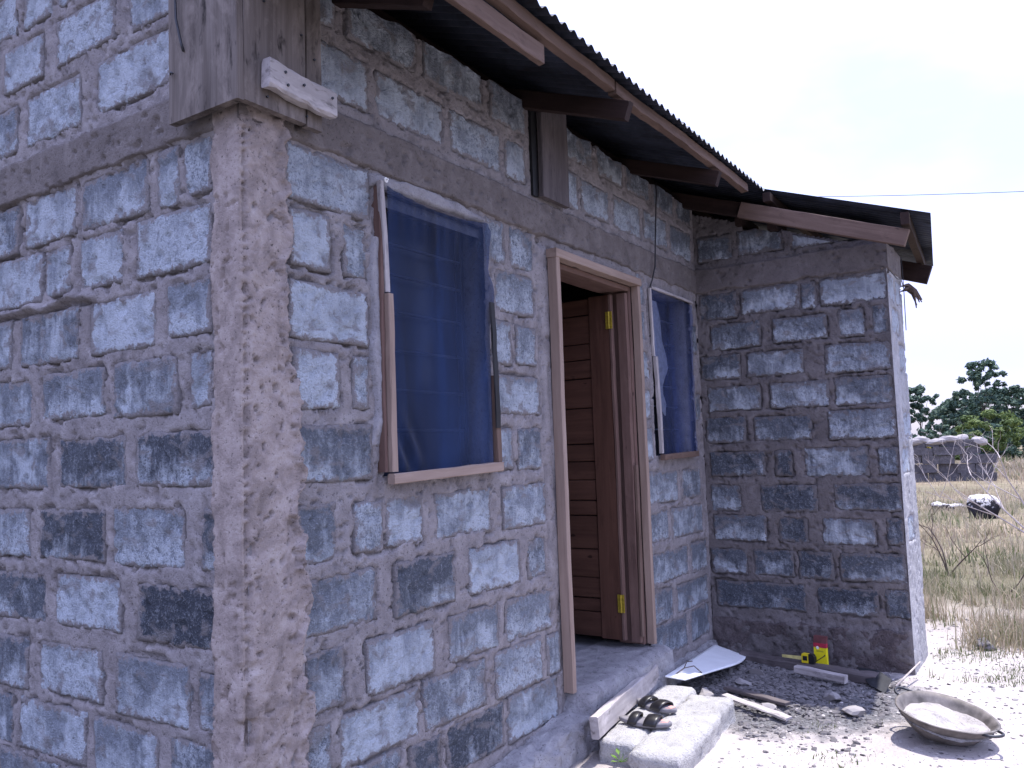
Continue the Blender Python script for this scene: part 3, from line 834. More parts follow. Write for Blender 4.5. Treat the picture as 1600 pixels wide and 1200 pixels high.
# low block and rubble footing under the wing wall
us = np.arange(-1.283, .0, .011); ts = np.arange(0, .36, .012)
U, T = np.meshgrid(us, ts, indexing='ij')
nn = (fbm(U, T, 17, 5, 321, .62) - .5) * .75
up_ = np.clip(T / .06, 0, 1); dn = np.clip((T - .06) / .30, 0, 1)
tp = .24 + (fbm(U, U * 0, 7, 3, 325) - .5) * .05
hol = np.exp(-(((U + .50) / .16) ** 2 + ((dn - .62) / .22) ** 2))
P = np.stack([4.06 - .026 * up_ * sstep(-1.283, -1.24, U) - nn * .06 * sstep(-1.283, -1.25, U) + .12 * hol, U, tp - (tp + .06) * dn], -1).reshape(-1, 3)
q = grid_faces(len(us), len(ts))
link('footing', rawmesh('footing', P, q, np.full(len(q), 4)), M_PLINTH, house)

# -- formwork still nailed round the corner at the top
board('formwork_board', M_FORM, (-.055, .1025, 2.585), (-.055, .1025, 3.30), .352, .028, (0, 1, 0), house, .002)
board('formwork_board', M_FORM, (.092, -.058, 2.592), (.092, -.058, 3.30), .262, .028, (1, 0, 0), house, .002)
board('formwork_board', M_FORM, (.268, -.052, 2.590), (.268, -.052, 3.30), .072, .026, (1, 0, 0), house, .002)
ob = board('formwork_cleat', M_PALEWOOD, (.022, -.098, 2.704), (.333, -.094, 2.690), .094, .042, (0, 0, 1), house, .007, .007, 9)
ob['label'] = 'short pale offcut nailed across the corner boards'
nm = MB()
for (x, y, z) in [(.04, -.073, 2.95), (.20, -.073, 2.90), (.265, -.066, 2.84), (.05, -.073, 2.63), (.22, -.073, 2.62)]:
    nm.tube([(x, y, z), (x, y - .006, z)], .004, 6)
for (x, z) in [(.09, 2.715), (.10, 2.675), (.30, 2.70), (.17, 2.70)]: nm.tube([(x, -.117, z), (x, -.122, z)], .005, 6)
nm.build('nail', M_DARKIRON, house)
wm = MB(); wm.tube([(-.074, .21, 3.2), (-.082, .225, 3.06), (-.084, .215, 2.93), (-.078, .195, 2.84), (-.073, .19, 2.815)], .0045, 6); wm.tube([(-.072, .262, 2.755), (-.08, .25, 2.758), (-.082, .235, 2.748)], .003, 6)
wm.build('binding_wire', M_DARKIRON, house, True)
# board closing the slot above the door
board('formwork_board', M_OLDWOOD, (1.985, -.028, 2.745), (1.985, -.028, 3.26), .27, .03, (1, 0, 0), house, .002)
sl = MB(); sl.box((1.80, -.012, 2.745), (1.848, .02, 3.23)); sl.build('slot_shade', M_BLACK, house)  # black strip standing in for the shade inside the slot

# -- roof: corrugated sheets, rafters, purlins
def sheet(x0, x1, yl, yh, zf, lift, seed):
    per = .076; n = int((x1 - x0) / per * 8) + 1
    xs = np.linspace(x0, x1, n); m = 14
    T = np.linspace(0, 1, m)
    Xs, Ts = np.meshgrid(xs, T, indexing='ij')
    yl_ = yl if not callable(yl) else yl(Xs)
    ys = yl_ + (yh - yl_) * Ts ** 1.0
    z = zf(ys) + .0115 * np.cos(2 * math.pi * Xs / per) + .014 + lift + (fbm(Xs, ys, 2, 2, seed) - .5) * .006
    P = np.stack([Xs, ys, z], -1).reshape(-1, 3); q = grid_faces(n, m)
    return link('roof_sheet', rawmesh('roof_sheet', P, q, np.full(len(q), 4)), M_ROOF, house)
RR = random.Random(5)
xx = -.06; i = 0
while xx < 3.82:
    x1 = min(xx + .83, 3.87)
    sheet(xx, x1 + .02, -.60 + RR.uniform(-.012, .012), 2.3, PLZ, .003 * (i % 2), 400 + i); xx = x1; i += 1
xx = 3.87
while xx < 5.9:
    x1 = min(xx + .70, 5.98)
    sheet(xx, x1 + .02, lambda X: -1.584 + (X - 3.9) * .105, 2.3, PLZ, .003 * (i % 2), 400 + i); xx = x1; i += 1
for k in range(6):
    sheet(-.06 + k * 1.0, .96 + k * 1.0, 5.3, 2.26, lambda y: 4.19 - .36 * (y - 2.3), .003 * (k % 2), 440 + k)
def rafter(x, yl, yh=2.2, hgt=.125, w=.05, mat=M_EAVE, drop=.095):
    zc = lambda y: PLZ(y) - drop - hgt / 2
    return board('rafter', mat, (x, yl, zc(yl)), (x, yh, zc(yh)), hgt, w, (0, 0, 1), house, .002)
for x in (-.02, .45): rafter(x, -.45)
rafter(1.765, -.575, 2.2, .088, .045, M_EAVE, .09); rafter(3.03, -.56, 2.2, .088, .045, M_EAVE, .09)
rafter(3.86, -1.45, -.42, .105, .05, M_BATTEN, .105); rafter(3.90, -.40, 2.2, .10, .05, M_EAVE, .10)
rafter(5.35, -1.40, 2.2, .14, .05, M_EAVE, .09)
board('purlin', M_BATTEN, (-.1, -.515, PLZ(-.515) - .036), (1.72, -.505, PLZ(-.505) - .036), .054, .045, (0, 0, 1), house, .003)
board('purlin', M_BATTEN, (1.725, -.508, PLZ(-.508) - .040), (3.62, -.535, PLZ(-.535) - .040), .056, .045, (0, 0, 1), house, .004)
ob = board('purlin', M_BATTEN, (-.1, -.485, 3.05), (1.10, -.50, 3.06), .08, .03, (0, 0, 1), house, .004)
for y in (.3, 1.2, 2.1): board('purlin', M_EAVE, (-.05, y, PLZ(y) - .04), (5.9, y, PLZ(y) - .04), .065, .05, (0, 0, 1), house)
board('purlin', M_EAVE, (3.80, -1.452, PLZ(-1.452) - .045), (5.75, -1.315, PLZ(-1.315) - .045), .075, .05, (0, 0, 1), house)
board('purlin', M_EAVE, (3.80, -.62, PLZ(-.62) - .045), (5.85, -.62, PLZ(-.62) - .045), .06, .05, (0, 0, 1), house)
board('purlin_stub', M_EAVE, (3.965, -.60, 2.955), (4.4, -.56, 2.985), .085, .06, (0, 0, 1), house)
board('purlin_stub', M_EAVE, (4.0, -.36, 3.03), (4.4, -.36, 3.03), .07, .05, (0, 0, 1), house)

# -- door frame and leaf
door = bpy.data.objects.new('door', None); COL.objects.link(door); door.parent = house
board('frame_post', M_FRAME, (1.944, -.030, .255), (1.944, -.030, 2.445), .036, .056, (1, 0, 0), door)
board('frame_post', M_FRAME, (2.955, -.024, .285), (2.955, -.024, 2.445), .036, .048, (1, 0, 0), door)
board('frame_head', M_FRAME, (1.921, -.030, 2.468), (2.973, -.026, 2.468), .046, .062, (0, 0, 1), door)
board('frame_lining', M_JAMB, (2.920, .085, .285), (2.920, .085, 2.444), .032, .165, (1, 0, 0), door)
board('frame_lining', M_JAMB, (1.982, .085, .262), (1.982, .085, 2.444), .032, .165, (1, 0, 0), door)
board('frame_lining', M_JAMB, (2.0, .085, 2.428), (2.902, .085, 2.428), .165, .032, (0, 1, 0), door)
board('door_stop', M_JAMB, (2.884, .040, .30), (2.884, .040, 2.40), .038, .06, (1, 0, 0), door)
board('loose_batten', M_BATTEN, (2.868, -.005, .34), (2.892, -.002, 1.35), .028, .018, (1, 0, 0), door)
XL = 2.85
board('hinge_stile', M_DOOR, (XL, .178, .315), (XL, .178, 2.395), .135, .042, (0, 1, 0), door, .001)
board('edge_strip', M_JAMB, (XL - .006, .098, .315), (XL - .006, .098, 2.395), .018, .036, (0, 1, 0), door, .0015)
zs = [.318, .467, .548, .672, .844, .95, 1.047, 1.138, 1.264, 1.378, 1.485, 1.707, 1.891, 2.007, 2.107, 2.288, 2.392]
zs = [.318, .467, .548, .672, .844, 1.047, 1.138, 1.264, 1.378, 1.485, 1.707, 1.891, 2.007, 2.107, 2.288, 2.392]
for k in range(len(zs) - 1):
    zc = (zs[k] + zs[k + 1]) / 2
    board('plank', M_DOOR, (XL + .004 + BR.uniform(-.002, .002), .249, zc), (XL + .004, .86, zc), zs[k + 1] - zs[k] - .006, .03, (0, 0, 1), door, .0008, .004)
board('lock_stile', M_DOOR, (XL, .925, .315), (XL, .925, 2.395), .12, .042, (0, 1, 0), door)
for (z, hh) in ((2.235, .105), (.53, .105)):
    hg = MB()
    hg.box((XL - .030, .1095, z - hh / 2), (XL - .0225, .126, z + hh / 2))
    hg.box((XL - .030, .084, z - hh / 2), (XL - .0225, .1005, z + hh / 2))
    hg.tube([(XL - .030, .105, z - hh / 2), (XL - .030, .105, z + hh / 2)], .006, 8)
    for dz in (-.033, 0, .033):
        hg.tube([(XL - .030, .118, z + dz), (XL - .032, .118, z + dz)], .0045, 6)
    hg.build('hinge', M_BRASS, door)

# -- windows
def net(name, x0, x1, z0, z1, parent, fn, mat=M_NET, nx=46, nz=70):
    us = np.linspace(0, 1, nx); vs_ = np.linspace(0, 1, nz)
    U, V = np.meshgrid(us, vs_, indexing='ij')
    P = fn(U, V, x0, x1, z0, z1)
    q = grid_faces(nx, nz)
    g = np.stack([U * (x1 - x0), U * 0, V * (z1 - z0)], -1).reshape(-1, 3)
    return link(name, rawmesh(name, P.reshape(-1, 3), q, np.full(len(q), 4), {'gc': g}), mat, parent)
def net1(U, V, x0, x1, z0, z1):
    ztop = z1 + .012 * (1 - U) ** 6 - .055 * np.sin(U * math.pi) ** 1.2 * .35
    right = x1 + .022 * np.exp(-((V - .70) / .075) ** 2) + .012 * np.exp(-((V - .90) / .06) ** 2) - .012 * np.exp(-((V - .80) / .03) ** 2)
    right = np.where(V > .985, x1 - .01, right)
    x = x0 + (right - x0) * U; z = z0 + (ztop - z0) * V
    bulge = .022 * np.exp(-(((U - .98) / .10) ** 2 + ((V - .72) / .10) ** 2)) + .02 * np.exp(-(((U - 1) / .2) ** 2 + ((V - .97) / .05) ** 2))
    folds = .005 * np.sin((U * .35 + (1 - V) * .25) * 40) * np.exp(-((1 - U) ** 2 + (1 - V) ** 2) / .16)
    folds = folds + .001 * np.sin(U * 25 + V * 3) * fbm(U, V, 3, 3, 9) + .003 * np.sin((U - V * .2) * 60) * sstep(.8, 1., V)
    dent = -.012 * np.exp(-(((U - .12) / .12) ** 2 + ((V - .08) / .1) ** 2)) * np.sin((U + V) * 40)
    y = -.024 - bulge - folds - dent
    return np.stack([x, y, z], -1)
w1 = bpy.data.objects.new('window', None); COL.objects.link(w1); w1.parent = house; w1['label'] = 'larger blue netted window left of the door'
net('net', .678, 1.352, 1.382, 2.492, w1, net1)
board('frame_strip', M_FRAME, (.672, -.030, 1.39), (.662, -.030, 2.075), .030, .03, (1, 0, 0), w1, .003)
board('frame_strip', M_PALEWOOD, (.664, -.022, 2.08), (.640, -.022, 2.515), .024, .022, (1, 0, 0), w1, .003)
board('frame_strip', M_FRAME, (.655, -.036, 1.366), (1.392, -.036, 1.386), .040, .034, (0, 0, 1), w1, .003)
board('frame_strip', M_BATTEN, (1.378, -.030, 1.405), (1.368, -.030, 1.80), .030, .03, (1, 0, 0), w1, .003)
board('rubber_strip', M_BLACK, (1.360, -.046, 1.56), (1.350, -.046, 2.13), .034, .008, (1, 0, 0), w1, .004)
board('frame_strip', M_JAMB, (.645, .0, 1.39), (.645, .0, 2.5), .016, .05, (1, 0, 0), w1, .002)
for z in (2.332, 2.204, 2.048, 1.888, 1.722, 1.557):
    board('louvre_blade', M_BLADE, (.70, .125, z), (1.34, .125, z), .012, .012, (0, 0, 1), w1, .0005)
for x in (.69, 1.345): board('louvre_channel', M_DARKIRON, (x, .13, 1.38), (x, .13, 2.495), .025, .03, (1, 0, 0), w1, .0005)
board('soffit_shade_board', M_OLDWOOD, (.675, .085, 2.492), (1.362, .085, 2.492), .014, .17, (0, 0, 1), w1, .001)  # dark board added to give the lintel soffit its shade
pn = MB(); pn.box((.66, .175, 1.36), (1.39, .185, 2.51)); pn.build('shade_backing', mat_plain('room_shade', (.03, .035, .055), .25, .5, 0, .3, 6), w1)  # dark sheet behind the louvres stands in for the unlit room
nl = MB(); nl.tube([(.668, -.02, 2.522), (.668, -.042, 2.524)], .0035, 6).tube([(.668, -.030, 2.523), (.668, -.032, 2.523)], .011, 10); nl.build('nail', M_WHITE, w1)

w2 = bpy.data.objects.new('window', None); COL.objects.link(w2); w2.parent = house; w2['label'] = 'narrower looking blue netted window near the inner corner'
def net2(U, V, x0, x1, z0, z1):
    right = x1 + .025 * np.exp(-((V - .95) / .12) ** 2) - .02 * (1 - V)
    left = x0 + .045 * (1 - V)
    x = left + (right - left) * U; z = z0 + (z1 - .02 * U - z0) * V
    y = -.018 - .003 * np.sin(V * 30) * sstep(.85, 1, U) - .001 * np.sin(U * 22 + V * 5)
    return np.stack([x, y, z], -1)
net('net', 3.185, 3.895, 1.405, 2.47, w2, net2, mat_net('blue_net_far', (.004, .018, .085), .22))
board('frame_strip', M_PALEWOOD, (3.235, -.026, 1.41), (3.205, -.026, 2.03), .026, .026, (1, 0, 0), w2, .003)
board('frame_strip', M_PALEWOOD, (3.200, -.018, 2.03), (3.18, -.018, 2.47), .020, .018, (1, 0, 0), w2, .003)
board('frame_strip', M_BATTEN, (3.225, -.034, 1.385), (3.83, -.034, 1.395), .036, .034, (0, 0, 1), w2, .003)
board('frame_strip', M_PALEWOOD, (3.20, -.02, 2.482), (3.92, -.02, 2.468), .016, .016, (0, 0, 1), w2, .003)
for z in (2.33, 2.17, 2.01, 1.87, 1.73, 1.57): board('louvre_blade', M_BLADE, (3.20, .125, z), (3.89, .125, z), .010, .012, (0, 0, 1), w2, .0005)
for x in (3.545,): board('louvre_channel', M_DARKIRON, (x, .13, 1.40), (x, .13, 2.48), .02, .03, (1, 0, 0), w2, .0005)
pn = MB(); pn.box((3.19, .175, 1.38), (3.90, .185, 2.49)); pn.build('shade_backing', bpy.data.materials['room_shade'], w2)  # same dark sheet for the unlit room behind this window

# curtain knotted behind the second net
cur = thing('curtain', 'white curtain tied in a knot behind the net of the window near the corner', 'curtain', (3.42, .07, 1.95))
zz = np.linspace(2.42, 1.66, 60); th = np.linspace(0, 2 * math.pi, 29)
Zc, Tc = np.meshgrid(zz, th, indexing='ij')
rad = np.interp(zz, [1.66, 1.74, 1.80, 1.86, 1.92, 1.98, 2.08, 2.16, 2.26, 2.42], [.012, .06, .045, .03, .07, .105, .09, .075, .07, .06])
cx_ = np.interp(zz, [1.66, 1.80, 1.95, 2.1, 2.42], [3.50, 3.43, 3.47, 3.44, 3.38])
fold = 1 + .16 * np.sin(Tc * 9 + Zc * 3) * sstep(2.0, 2.15, Zc) + .12 * np.sin(Tc * 3 + Zc * 26)
Pc = np.stack([cx_[:, None] + rad[:, None] * np.cos(Tc) * fold, .052 + .22 * rad[:, None] * np.sin(Tc) * fold, Zc], -1) - np.array([3.42, .07, 1.95])
qc = grid_faces(60, 29)
link('cloth', rawmesh('cloth', Pc.reshape(-1, 3), qc, np.full(len(qc), 4)), M_WHITECLOTH, cur)
# red curtain inside the doorway
rc = thing('curtain', 'dark red curtain hanging just inside the open door', 'curtain', (2.52, .62, 1.3))
xs = np.linspace(0, 1, 40); zs_ = np.linspace(1.72, 2.42, 12)
U, V = np.meshgrid(xs, zs_, indexing='ij')
P = np.stack([2.72 - .36 * U, .60 + .03 * np.sin(U * 34) + .0 * V, V], -1) - np.array([2.52, .62, 1.3])
qc = grid_faces(40, 12)
link('cloth', rawmesh('cloth', P.reshape(-1, 3), qc, np.full(len(qc), 4)), M_RED, rc)

# wire hanging down the wall to the window
wr_ = MB(); wr_.tube([(3.335, -.03, 3.2), (3.33, -.034, 3.13), (3.29, -.034, 2.9), (3.262, -.035, 2.72), (3.25, -.034, 2.62), (3.205, -.03, 2.53), (3.17, -.026, 2.475)], .005, 6)
wr_.build('cable', M_WIRE, house, True)

# rag and wire ends at the top of the wing corner
rag = thing('torn_rag', 'dry torn strips of rag tied at the top corner of the projecting wall', 'rag', (4.6, -1.30, 2.50))
g = MB(); rr = random.Random(9)
for k in range(7):
    a = Vector((rr.uniform(-.03, .02), rr.uniform(-.02, .01), rr.uniform(-.02, .03)))
    L = rr.uniform(.09, .17)
    pts = [a, a + Vector((.03, -.03, .012)), a + Vector((.05 + rr.uniform(-.01, .02), -.06, -.02)), a + Vector((.06 + rr.uniform(0, .03), -.07 + rr.uniform(-.03, .01), -.03 - L * .6))]
    g.tube(pts, [.006, .010, .009, .004], 5)
g.build('strip', M_DARKTWIG, rag)
g = MB(); g.tube([(-.62, -.02, .02), (-.4, -.03, .0), (-.2, -.025, .03), (0, -.01, 0), (.02, -.02, -.02)], .003, 5); g.tube([(-.03, -.01, -.3), (-.01, -.012, 0), (-.012, -.01, .22)], .003, 5)
g.build('tie_wire', M_WIRE, rag)

# ------------------------------------------------------------------ step and the things around it
def slab(name, mat, x0, x1, y0, y1, z0, z1, seed, parent=None, round_=.05, loc=(0, 0, 0), rz=0, n=.018):
    nx = max(4, int((x1 - x0) / n)); ny = max(4, int((y1 - y0) / n))
    U, V = np.meshgrid(np.linspace(x0, x1, nx + 1), np.linspace(y0, y1, ny + 1), indexing='ij')
    ex = np.minimum(U - x0, x1 - U); ey = np.minimum(V - y0, y1 - V); ed = np.minimum(ex, ey)
    cx, cy = (x0 + x1) / 2, (y0 + y1) / 2
    cr = np.hypot(np.maximum(round_ - ex, 0), np.maximum(round_ - ey, 0))
    pull = np.where((ex < round_) & (ey < round_) & (cr > round_), (cr - round_) / np.maximum(cr, 1e-6), 0)
    X = U + np.where(U < cx, 1, -1) * pull * np.maximum(round_ - ex, 0); Yv = V + np.where(V < cy, 1, -1) * pull * np.maximum(round_ - ey, 0)
    jx = (fbm(U, V, 9, 3, seed) - .5) * .03 * (ed < n * 1.2); jy = (fbm(U, V, 9, 3, seed + 2) - .5) * .03 * (ed < n * 1.2)
    Z = z1 + (fbm(U, V, 5, 4, seed + 4) - .5) * .018 + (fbm(U, V, 40, 2, seed + 5) - .5) * .006 - .018 * np.clip(1 - ed / .03, 0, 1) ** 2
    P = np.stack([X + jx, Yv + jy, Z], -1).reshape(-1, 3)
    q = grid_faces(nx + 1, ny + 1).tolist()
    idx = np.arange((nx + 1) * (ny + 1)).reshape(nx + 1, ny + 1)
    ring = np.concatenate([idx[:, 0], idx[-1, 1:], idx[::-1, -1][1:], idx[0, ::-1][1:-1]])
    m = len(ring); prev = ring; allP = [P]; base = len(P)
    for li, fz in enumerate((.75, .5, .25, 0.0)):
        pr = P[ring].copy(); k = np.arange(m) * .25
        pr[:, 2] = z0 + (pr[:, 2] - z0) * fz
        off = (fbm(k, k * 0 + li * 3.3, .8, 3, seed + 8) - .5) * .025
        pr[:, 0] += np.sign(pr[:, 0] - cx) * off; pr[:, 1] += np.sign(pr[:, 1] - cy) * off
        allP.append(pr); cur_ = np.arange(base, base + m); base += m
        q += [[int(prev[(i + 1) % m]), int(prev[i]), int(cur_[i]), int(cur_[(i + 1) % m])] for i in range(m)]
        prev = cur_
    loops = [i for f in q for i in f] + [int(i) for i in prev]
    o = link(name, rawmesh(name, np.concatenate(allP), loops, [4] * len(q) + [m]), mat, parent, loc)
    o.rotation_euler = (0, 0, rz)
    return o
o = slab('step_block', M_STEP, -.51, .47, -.125, .125, -.03, .100, 11, None, .06, (2.255, -.505, 0), math.radians(5))
tag(o, 'big pale concrete block with rounded corner forming the outer half of the doorstep', 'block')
o = slab('step_block', M_STEP, -.47, .50, -.098, .098, -.03, .099, 17, None, .02, (2.325, -.277, 0), math.radians(5))
tag(o, 'narrow concrete block under the sandals, between the outer step block and the threshold', 'block')

pk = board('wooden_plank', M_PALEWOOD, (1.815, -.225, .152), (2.80, -.106, .155), .100, .042, (0, .08, 1), None, .003, .005, None, (0, 0))
tag(pk, 'pale weathered plank standing on edge along the doorstep', 'plank')

def sandal(loc, rz, label):
    t = thing('sandal', label, 'sandal', loc, rz, 'sandals on the step')
    n = 24
    out = []
    for k in range(n):
        a = 2 * math.pi * k / n
        x = .135 * math.cos(a); w = .044 + .010 * math.cos(a) - .006 * math.cos(2 * a)
        out.append((x, w * math.sin(a)))
    def lay(sc, z0, z1, mat, nm):
        vs = []; fs = []
        rings = [(sc * .96, z0), (sc, z0 + (z1 - z0) * .3), (sc, z0 + (z1 - z0) * .75), (sc * .95, z1)]
        for (s_, z) in rings:
            for (x, y) in out: vs.append((x * s_, y * s_, z + .006 * (x / .135) ** 2))
        for r in range(3):
            for k in range(n): fs.append((r * n + k, r * n + (k + 1) % n, (r + 1) * n + (k + 1) % n, (r + 1) * n + k))
        fs.append(tuple(range(n))[::-1]); fs.append(tuple(3 * n + k for k in range(n)))
        MB().add(vs, fs).build(nm, mat, t, True)
    lay(1.0, 0, .022, M_SOLE, 'sole')
    vs = []
    m = MB()
    m.add([(.078, -.022, .0262), (.118, -.015, .0278), (.118, .018, .0278), (.078, .024, .0262), (.098, -.024, .0268), (.098, .026, .0268)],
          [(0, 4, 5, 3), (4, 1, 2, 5)])
    m.build('toe_patch', M_PINK, t)
    for (xa, xb, hgt) in ((.005, .070, .040), (-.075, -.030, .044)):
        N, K = 14, 5
        vs = []; fs = []
        for j in range(K):
            x = xa + (xb - xa) * j / (K - 1)
            for i_ in range(N + 1):
                a = math.pi * i_ / N
                hh = hgt * (1 - .25 * abs(j / (K - 1) - .5))
                vs.append((x + .012 * math.sin(a), -math.cos(a) * .052, .010 + hh * math.sin(a) ** .8))
        for j in range(K - 1):
            for i_ in range(N):
                p_ = j * (N + 1) + i_; fs.append((p_, p_ + 1, p_ + N + 2, p_ + N + 1))
        so = MB().add(vs, fs).build('strap', M_STRAP, t, True)
        md = so.modifiers.new('thick', 'SOLIDIFY'); md.thickness = .004
    return t
sandal((2.10, -.355, .105), math.radians(-84), 'black strapped sandal with a big pink toe patch, nearer the camera')
sandal((2.355, -.30, .105), math.radians(-108), 'black strapped sandal with a rounded strap, the one further along the step')

# white sheet
wsb = thing('white_sheet', 'bent white sheet of board lying in the corner beyond the step', 'board', (3.4, -.17, .0))
us = np.linspace(0, 1, 34); vs_ = np.linspace(0, 1, 14)
U, V = np.meshgrid(us, vs_, indexing='ij')
ax0, ax1 = np.array([2.83, -.150]), np.array([4.00, -.025]); bx0, bx1 = np.array([2.88, -.25]), np.array([3.90, -.275])
bow = .085 * np.sin(np.pi * np.clip(U, 0, 1)) ** .9
XY = (ax0 + (ax1 - ax0) * U[..., None]) * (1 - V[..., None]) + (bx0 + (bx1 - bx0) * U[..., None]) * V[..., None]
XY[..., 1] -= bow * V * .9
XY[..., 0] += .03 * (fbm(V, U, 5, 2, 9) - .5) * (U > .95)
Zs = .112 - .075 * U + .012 * np.sin(U * 5) * V + .02 * (1 - V)
P = np.concatenate([XY, Zs[..., None]], -1) - np.array([3.4, -.17, 0])
qs = grid_faces(34, 14)
so = link('panel', rawmesh('panel', P.reshape(-1, 3), qs, np.full(len(qs), 4)), M_WHITEBOARD, wsb)
md = so.modifiers.new('thick', 'SOLIDIFY'); md.thickness = .008

# dark timber along the foot of the wing wall, and other wood
tb = board('timber_beam', M_OLDWOOD, (3.93, -.24, .025), (3.72, -1.14, .018), .07, .09, (0, 0, 1), None, .008, .012)
tag(tb, 'long dark rotten timber lying at the foot of the shaded wall', 'timber')
so = board('wood_offcut', M_PALEWOOD, (3.60, -.68, .055), (3.54, -.99, .045), .045, .055, (0, 0, 1), None, .004, .006)
tag(so, 'short whitish stick of wood in front of the dark timber', 'wood')
pb = board('dark_plank', M_OLDWOOD, (3.13, -.40, .03), (2.98, -.80, .025), .02, .05, (0, 0, 1), None, .004, .004)
tag(pb, 'thin dark plank on the rubble beside the step', 'plank')
pb = board('bark_strip', M_PALEWOOD, (2.93, -.46, .040), (2.78, -.86, .012), .012, .055, (0, 0, 1), None, .006, .004)
tag(pb, 'pale curled strip of bark casting a dark shadow near the step', 'bark')
bl = thing('metal_blade', 'flat dark sheet metal blade at the end of the timber by the pan', 'metal sheet', (3.58, -1.09, .0))
bl.scale = (.85, .85, .8)
mb = MB(); mb.prism([(.32, .12, .055), (.22, -.04, .075), (.10, -.15, .05), (-.07, -.13, -.005), (.02, -.02, .012)], (0, 0, .006)); mb.build('plate', M_DARKIRON, bl)

# carton
cb = thing('carton', 'small yellow carton with red band and brown top standing against the wall', 'carton', (3.86, -.775, .04), math.radians(-102))
cb.scale = (.78, .8, .84)
m = MB(); m.box((-.052, -.016, 0), (.052, .016, .125)); m.build('body', M_CARD, cb)
m = MB(); m.box((-.0525, -.0165, .1255), (.0525, .0165, .158)); m.build('band', M_CARDRED, cb)
m = MB(); m.prism([(-.052, -.016, .1585), (.052, -.016, .1585), (.052, .016, .1585), (-.052, .016, .1585)], (0, .012, .050)); m.build('flap', M_CARDBROWN, cb)
m = MB()
m.add([(.012 * math.cos(a) - .018, -.0185, .124 + .012 * math.sin(a)) for a in [2 * math.pi * k / 16 for k in range(16)]], [tuple(range(16))]); m.build('round_mark', M_WHITE, cb)
m = MB(); m.add([(-.040, -.0165, .020), (-.036, -.0165, .016), (.040, -.0165, .066), (.036, -.0165, .072)], [(0, 1, 2, 3)])
for z in (.094, .100): m.add([(-.03, -.0165, z), (.03, -.0165, z), (.03, -.0165, z + .002), (-.03, -.0165, z + .002)], [(0, 1, 2, 3)])
m.add([(.030, -.0166, .068), (.040, -.0166, .064), (.044, -.0166, .074), (.034, -.0166, .078)], [(0, 1, 2, 3)])
m.build('print', M_DARKIRON, cb)

# tape measure
tm = thing('tape_measure', 'yellow and black tape measure with its tape pulled out on the timber', 'tape measure', (3.82, -.70, .050), math.radians(-100))
tm.scale = (.95, .95, .95)
m = MB(); m.prism([(-.036, -.016, 0), (.012, -.016, 0), (.012, -.016, .060), (-.030, -.016, .060), (-.036, -.016, .050)], (0, .032, 0)); m.build('case', M_YELLOW, tm)
m = MB(); m.prism([(.0125, -.017, 0), (.046, -.017, 0), (.054, -.017, .020), (.054, -.017, .042), (.044, -.017, .058), (.0125, -.017, .060)], (0, .034, 0)); m.build('grip', M_BLACK, tm)
m = MB(); m.prism([(-.026, -.0175, .016), (.004, -.0175, .016), (.004, -.0175, .046), (-.026, -.0175, .046)], (0, .001, 0)); m.build('face_label', M_BLACK, tm)
m = MB(); m.prism([(-.175, -.013, .016), (-.037, -.013, .016), (-.037, -.013, .040), (-.175, -.013, .034)], (0, .003, 0)); m.build('tape', mat_plain('tape_yellow', (.62, .55, .22), .5, .3), tm)

# builder's pan full of sand
pan = thing('head_pan', 'round steel builder\'s pan full of pale sand in the sun', 'pan', (2.85, -1.575, 0.0))
pan.scale = (.80, .80, .82)
tilt = Matrix.Rotation(math.radians(9.5), 4, 'X') @ Matrix.Rotation(math.radians(-3), 4, 'Y')
N = 56
prof = [(.0, .012), (.10, .012), (.165, .022), (.215, .065), (.250, .112), (.268, .136), (.282, .138), (.284, .133), (.270, .128), (.255, .106), (.222, .058), (.172, .010), (.10, .0), (.0, .0)]
vs = []; fs = []
for k in range(N):
    a = 2 * math.pi * k / N
    for (r, z) in prof:
        dent = 1 + .012 * math.sin(3 * a + 1) + .006 * math.sin(7 * a)
        p = tilt @ Vector((r * dent * math.cos(a), r * dent * math.sin(a), z + .004 * math.sin(2 * a))); vs.append(p + Vector((0, 0, .03)))
np_ = len(prof)
for k in range(N):
    for j in range(np_ - 1):
        k2 = (k + 1) % N
        fs.append((k * np_ + j, k2 * np_ + j, k2 * np_ + j + 1, k * np_ + j + 1))
MB().add(vs, fs).build('bowl', M_GALV, pan, True)
rr_ = np.linspace(0, .256, 26); aa = np.linspace(0, 2 * math.pi, 73)
Rr, Aa = np.meshgrid(rr_, aa, indexing='ij')
xs = Rr * np.cos(Aa); ys = Rr * np.sin(Aa)
zs_ = .098 + (fbm(xs, ys, 9, 4, 41) - .5) * .045 + .025 * np.exp(-((xs + .07) ** 2 + (ys - .02) ** 2) / .012) - .03 * np.exp(-((xs - .12) ** 2 + (ys + .05) ** 2) / .006)
zs_ = zs_ - .02 * sstep(.2, .256, Rr)
P = np.stack([xs, ys, zs_], -1).reshape(-1, 3)
P = (np.array(tilt.to_3x3()) @ P.T).T + np.array([0, 0, .03])
qs = grid_faces(26, 73)
so = link('sand', rawmesh('sand', P, qs, np.full(len(qs), 4)), M_SAND, pan)
for sgn, ang in ((1, math.radians(62)), (1, math.radians(242))):
    hm = MB(); pts = []
    for k in range(9):
        t_ = k / 8; a = ang + (t_ - .5) * .50
        r = .275 + .062 * math.sin(math.pi * t_) ** .6
        pts.append(tilt @ Vector((r * math.cos(a), r * math.sin(a), .132 + .012 * math.sin(math.pi * t_))) + Vector((0, 0, .03)))
    hm.tube(pts, .008, 8); hm.build('handle', M_DARKIRON, pan, True)

